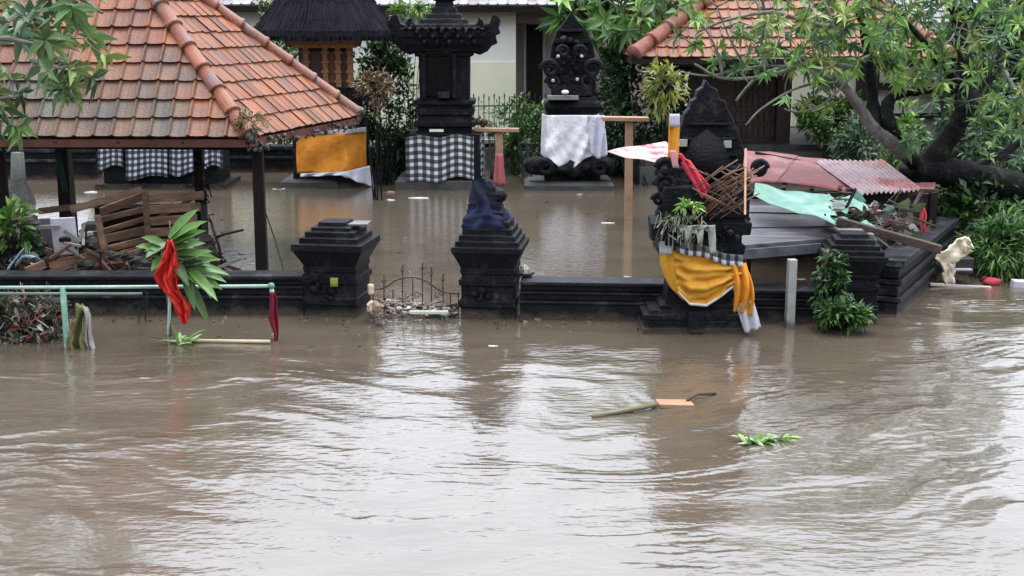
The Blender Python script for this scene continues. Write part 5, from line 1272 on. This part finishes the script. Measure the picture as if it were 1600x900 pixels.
# right crooked tree
def crooked():
    Y = 14.2; w_ = lambda x, y, d=0: W(x, y, Y + d)
    base = Vector(G(1640, 340)); base = W(1660, 330, 14.0); base.z = 0
    limbs = [([w_(1720, 330, -.2), w_(1640, 300), w_(1560, 285), w_(1490, 270), w_(1430, 262)], .17, .16),
             ([w_(1560, 290, .1), w_(1500, 274, .05), w_(1440, 258), w_(1412, 236, -.1), w_(1392, 200, -.2), w_(1386, 172, -.1), w_(1392, 154, 0), w_(1415, 144), w_(1450, 140), w_(1490, 120)], .11, .04),
             ([w_(1425, 250, 0), w_(1395, 226, -.25), w_(1365, 200, -.3), w_(1345, 170, -.3), w_(1325, 142, -.3), w_(1300, 122, -.35)], .085, .04, 'greybark'),
             ([w_(1370, 205, -.2), w_(1366, 170, 0), w_(1360, 120, .1), w_(1352, 60, .1), w_(1340, 0, 0)], .075, .04),
             ([w_(1440, 268), w_(1470, 232), w_(1492, 200), w_(1510, 160), w_(1508, 110, .2), w_(1500, 40, .3), w_(1480, -40, .3)], .14, .06),
             ([w_(1495, 200), w_(1530, 150, .3), w_(1560, 90, .4), w_(1600, 20, .4), w_(1640, -60, .4)], .08, .04),
             ([w_(1508, 140, .1), w_(1470, 100, -.2), w_(1440, 60, -.3), w_(1400, 20, -.4)], .05, .025),
             ([w_(1420, 262), w_(1426, 282, .1), w_(1412, 262, .2)], .12, .10),
             ([w_(1300, 122, -.35), w_(1260, 104, -.4), w_(1215, 108, -.5), w_(1180, 124, -.6), w_(1150, 158, -.6)], .032, .014, 'twig'),
             ([w_(1330, 105, -.2), w_(1270, 98, -.6), w_(1200, 118, -.8), w_(1130, 122, -.9), w_(1085, 100, -.9)], .028, .012, 'twig'),
             ([w_(1340, 40, 0), w_(1280, 40, -.5), w_(1210, 20, -.6), w_(1140, 30, -.8), w_(1090, 50, -.8)], .03, .012, 'twig'),
             ([w_(1200, 110, -.5), w_(1190, 70, -.5), w_(1195, 20, -.5), w_(1180, -30, -.5)], .02, .012, 'twig'),
             ([w_(1350, 80, 0), w_(1310, 60, -.4), w_(1290, 10, -.4), w_(1250, -40, -.4)], .03, .015, 'twig'),
             ([w_(1560, 90, .4), w_(1580, 130, 0), w_(1600, 170, -.2)], .03, .015, 'twig'),
             ([w_(1500, 270, 0), w_(1560, 245, .4), w_(1620, 200, .5)], .06, .04),
             ([w_(1300, 122, -.35), w_(1240, 140, -.7), w_(1190, 170, -.9), w_(1165, 196, -.9)], .016, .008, 'twig'),
             ([w_(1260, 104, -.5), w_(1180, 104, -.8), w_(1110, 118, -.9), w_(1062, 112, -.9)], .014, .008, 'twig'),
             ([w_(1130, 122, -.9), w_(1120, 80, -.9), w_(1098, 40, -.9), w_(1060, 10, -.9)], .014, .008, 'twig'),
             ([w_(1170, 115, -.8), w_(1140, 60, -.9), w_(1120, 10, -.9)], .012, .007, 'twig'),
             ([w_(1330, 120, -.3), w_(1290, 160, -.5), w_(1250, 175, -.6), w_(1225, 170, -.6)], .014, .007, 'twig')]
    T = region_targets(210, 1370, 1610, -60, 140, 13.2, 15.2)
    T += region_targets(100, 1180, 1400, -60, 100, 13.0, 14.6)
    T += region_targets(26, 1040, 1200, -30, 120, 12.9, 13.9, lambda x, y: y < 75 or x > 1110)
    T += region_targets(34, 1180, 1360, 20, 130, 12.8, 14.2) + region_targets(26, 1260, 1420, 10, 110, 13.4, 14.8)
    T += region_targets(14, 1225, 1300, 100, 170, 13.2, 14.2)
    T += region_targets(34, 1450, 1610, 130, 260, 13.4, 14.8, lambda x, y: x > 1520 or y < 170)
    T += region_targets(8, 1400, 1450, 190, 235, 13.6, 14.2) + region_targets(8, 1400, 1440, 50, 130, 13.4, 14.)
    tree('tree', 'crooked dark tree at the right with whorled leaves and a nearly flat trunk', base, limbs, T, whorl=10, ln=.155, wr=.29, pal=[(.14, .29, .07), (.20, .38, .08), (.08, .18, .06), (.16, .28, .13), (.28, .46, .10), (.06, .13, .045), (.32, .38, .10)], tr=.0085, droop=.12, out=1.0, jit=.35)
crooked()
# left foreground tree (trunk outside the frame, crown hanging over the roof)
def left_tree():
    Y = 10.3; w_ = lambda x, y, d=0: W(x, y, Y + d); b = w_(-190, 500); b.z = -.5
    limbs = [([b, w_(-180, 350), w_(-170, 200), w_(-150, 60), w_(-120, -80)], .11, .07),
             ([w_(-160, 150), w_(-90, 90, -.1), w_(-10, 60, -.1), w_(60, 70, -.1), w_(110, 60, -.1)], .035, .012, 'twig'),
             ([w_(-140, 0), w_(-60, -30, 0), w_(30, -40, .1), w_(110, -10, .1), w_(160, 20)], .035, .012, 'twig'),
             ([w_(-170, 230), w_(-100, 180, -.1), w_(-30, 160, -.1), w_(30, 150, -.1)], .03, .01, 'twig')]
    T = region_targets(46, -60, 150, -60, 150, 9.9, 10.9, lambda x, y: (x < 110 or y < 90)) + region_targets(14, -60, 60, 140, 215, 10, 10.8, lambda x, y: x < 40 or y < 175) + region_targets(5, 95, 175, 90, 150, 10, 10.6)
    T += region_targets(30, -320, -60, -200, 150, 9.6, 11.5)
    tree('tree', 'broad leaved tree hanging into the top left corner over the tiled roof', b, limbs, T, whorl=8, ln=.20, wr=.34, pal=[(.12, .23, .08), (.07, .15, .06), (.18, .31, .09), (.15, .26, .15), (.05, .10, .04), (.22, .30, .08)], tr=.006, droop=.22, jit=.35)
left_tree()
# leaf rich tree in the centre background
def centre_tree():
    Y = 23.0; w_ = lambda x, y, d=0: W(x, y, Y + d); b = w_(985, 280); b.z = 0
    limbs = [([b, w_(980, 200), w_(970, 100), w_(950, 20), w_(930, -60)], .13, .06), ([w_(972, 110), w_(1010, 50), w_(1040, -10), w_(1070, -70)], .07, .03), ([w_(965, 80), w_(930, 40), w_(900, 10), w_(880, -30)], .05, .02)]
    T = region_targets(170, 868, 1075, -110, 95, 21.3, 24.2, lambda x, y: y < 40 + (x - 870) * .35)
    tree('tree', 'leafy green tree behind the white draped shrine, filling the top centre', b, limbs, T, whorl=10, ln=.34, wr=.3, pal=[(.08, .19, .05), (.14, .30, .06), (.24, .42, .09), (.05, .12, .04), (.18, .33, .10)], tr=.012, droop=.12, jit=.35)
centre_tree()
bush('shrub', 'dense dark green shrub below the centre tree, left of the red roofed back pavilion', 'shrub', G(1000, 288), W(1000, 178, 22.3), (.98, .8, 1.35), 6000, .13, G_DARK + G_MID, clumps=110, wr=.5, spread=.12)
bush('shrub', 'dark green shrub between the orange draped shrine and the tower shrine', 'shrub', G(608, 288), W(604, 190, 21.9), (.52, .5, 1.45), 5200, .12, G_DARK + G_MID + G_LITE[:1], clumps=80, wr=.5, spread=.11)
bush('shrub', 'light green leafy climber on the iron fence left of the white draped shrine', 'shrub', G(828, 292), W(826, 230, 22.4), (.34, .35, .85), 1500, .12, G_MID + G_LITE[:2], clumps=50, wr=.5, spread=.14)
bush('shrub', 'small loose green shrub climbing the fence right of the tower shrine', 'shrub', G(775, 280), W(782, 195, 23.0), (.42, .25, .38), 330, .12, G_MID + G_LITE[:2], clumps=24, wr=.45, spread=.12)
bush('shrub', 'bright green bush glimpsed between the tiled roof and the thatched shrine', 'shrub', tuple(W(440, 250, 24).xy) + (0,), W(440, 92, 24), (.55, .5, 1.0), 1600, .15, G_MID + G_LITE, clumps=50, wr=.45)
bush('shrub', 'bright lime leaves sticking out above the tower shrine wing on its left', 'shrub', tuple(W(640, 250, 22).xy) + (0,), W(648, 26, 22.0), (.40, .35, .22), 420, .15, G_LITE + [(.35, .5, .12)], clumps=26, wr=.45, nstem=5)
bush('shrub', 'reddish brown leaved shrub beside the right end of the tiled pavilion roof', 'shrub', tuple(W(590, 280, 19).xy) + (0,), W(582, 138, 19), (.26, .3, .26), 420, .11, [(.12, .06, .035), (.18, .10, .05), (.08, .07, .03), (.22, .14, .07)], clumps=26, wr=.4, nstem=6)
bush('potted_plant', 'yellow leaved croton plant left of the black throne back', 'plant', tuple(W(1045, 330, 16.5).xy) + (0,), W(1038, 140, 16.5), (.15, .15, .40), 300, .17, [(.30, .32, .05), (.42, .40, .08), (.15, .22, .06), (.25, .30, .08)], clumps=26, wr=.26, up=-.2, spread=.2, nstem=8)
bush('shrub', 'bright green low bush seen through the crooked tree before the pale house', 'shrub', tuple(W(1310, 280, 21).xy) + (0,), W(1305, 185, 21), (.62, .4, .32), 1500, .14, G_LITE + G_MID[1:3], clumps=50, wr=.45)
bush('shrub', 'grey green shrub under the bright bush beside the shed roof', 'shrub', tuple(W(1345, 290, 19.5).xy) + (0,), W(1348, 222, 19.5), (.40, .4, .38), 1100, .11, G_DARK + G_GREY, clumps=40, wr=.45)
bush('shrub', 'yellow green leafy plant inside the fork of the crooked trunk', 'shrub', tuple(W(1415, 290, 17).xy) + (0,), W(1415, 215, 17), (.26, .3, .42), 520, .16, G_LITE, clumps=26, wr=.35)
bush('shrub', 'dark bush behind the flat trunk at the right edge', 'shrub', tuple(W(1550, 300, 17).xy) + (0,), W(1555, 225, 17), (.95, .6, .60), 2800, .13, G_DARK + G_MID, clumps=80, wr=.45)
bush('shrub', 'lush green bush in the water under the flat lying trunk', 'shrub', G(1530, 405), W(1535, 340, 14.2), (.55, .5, .42), 2600, .14, G_MID + G_DARK + G_LITE[:1], clumps=80, wr=.42, up=.1)
bush('shrub', 'grassy light green bush drooping into the water at the right edge', 'shrub', G(1570, 424), W(1568, 388, 13.2), (.42, .35, .26), 2200, .16, G_LITE + G_MID, clumps=60, wr=.16, up=.1)
bush('shrub', 'small green bush beside the end of the fallen beam', 'shrub', G(1480, 400), W(1482, 330, 14.6), (.22, .3, .30), 700, .13, G_MID + G_DARK, clumps=30, wr=.42)
bush('weeds', 'low green weeds between the side wall and the cream foam sheet', 'weeds', G(1436, 432), W(1436, 412, 12.9), (.20, .2, .14), 600, .09, G_DARK + G_MID, clumps=24, wr=.2)
bush('vine', 'leafy green vine hanging in front of the corner pillar down to the water', 'vine', G(1306, 512), W(1298, 452, 10.72), (.15, .08, .34), 700, .075, G_DARK + G_MID + G_LITE[:1], clumps=26, wr=.42, up=-.7, spread=.13)
bush('vine', 'brighter green leaves spreading on the water at the foot of the corner pillar', 'vine', G(1316, 512), W(1314, 492, 10.6), (.20, .10, .08), 600, .085, G_MID + G_LITE[:2], clumps=24, wr=.35, spread=.2)
bush('plant', 'broad leaved green plant in the wreckage at the left edge', 'plant', tuple(W(26, 420, 12).xy) + (0,), W(24, 358, 12), (.17, .2, .19), 130, .14, G_LITE[1:] + G_MID[1:3], clumps=16, wr=.6, spread=.2)
bush('weeds', 'greenish moss and weeds over the seat edge of the front shrine', 'weeds', W(1070, 350, 10.5), W(1062, 345, 10.45), (.13, .06, .08), 130, .05, [(.10, .12, .07), (.2, .24, .12), (.05, .06, .04), (.3, .33, .22)], clumps=20, wr=.3, up=-.6, stem=.006)
bush('leaf_offering', 'pale lime green leaves lying on the seat of the front shrine', 'leaves', W(1072, 330, 10.5), W(1072, 324, 10.48), (.12, .06, .015), 60, .08, [(.32, .52, .14), (.42, .6, .22), (.2, .38, .1)], clumps=10, wr=.4, up=-.1, stem=.004)
bush('weeds', 'dry moss and yellow weeds growing at the lower end of the tiled roof hip', 'weeds', PA + Vector((0, 0, .0)), PA + Vector((.03, .02, .14)), (.13, .1, .09), 260, .08, [(.16, .12, .04), (.28, .20, .06), (.08, .09, .03)], clumps=16, wr=.25, stem=.004)
drape('white_rag', 'torn greyish white rag hanging over the black ledge of the front shrine', lambda u, v: W(lerp(1062, 1118, u), 352 + lerp(0, (10, 36, 12, 30, 8, 44)[min(5, int(u * 6))], v), 10.42) + Vector((0, .02 * math.sin(u * 14 + v * 5), 0)), 30, 10, (.40, .42, .36))
a = MB()
for k in range(60):
    x = random.uniform(1026, 1100); y = random.uniform(330, 372); a.tube([W(x, y, 10.43), W(x + random.uniform(-14, 14), y + random.uniform(8, 30), 10.40)], .004, 4, random.choice([(.25, .24, .18), (.5, .48, .42), (.08, .09, .06)]))
tag(a.build('dead_roots', M['cloth']), 'dead grey roots dangling from the ledge of the front shrine', 'roots', kind='stuff')
# backdrop trees
for i, (px, Y, hh, wd, lab) in enumerate(((1440, 31, 3.7, 2.6, 'tall dark tree behind the pale right hand house'), (1640, 27, 3.4, 2.4, 'tall dark tree at the right edge behind the house'), (980, 33, 3.7, 2.2, 'tall tree behind the cream house roof near the centre'), (-260, 24, 4.6, 2.6, 'tall tree beyond the left edge behind the pavilion'))):
    c = W(px, 0, Y); bush('tree', lab, 'tree', (c.x, Y, 0), (c.x, Y, hh * .62), (wd, 1.4, hh * .45), 5200, .30, G_DARK + G_MID[:2], clumps=130, wr=.45, spread=.12, stem=.10, stemmat='bark')
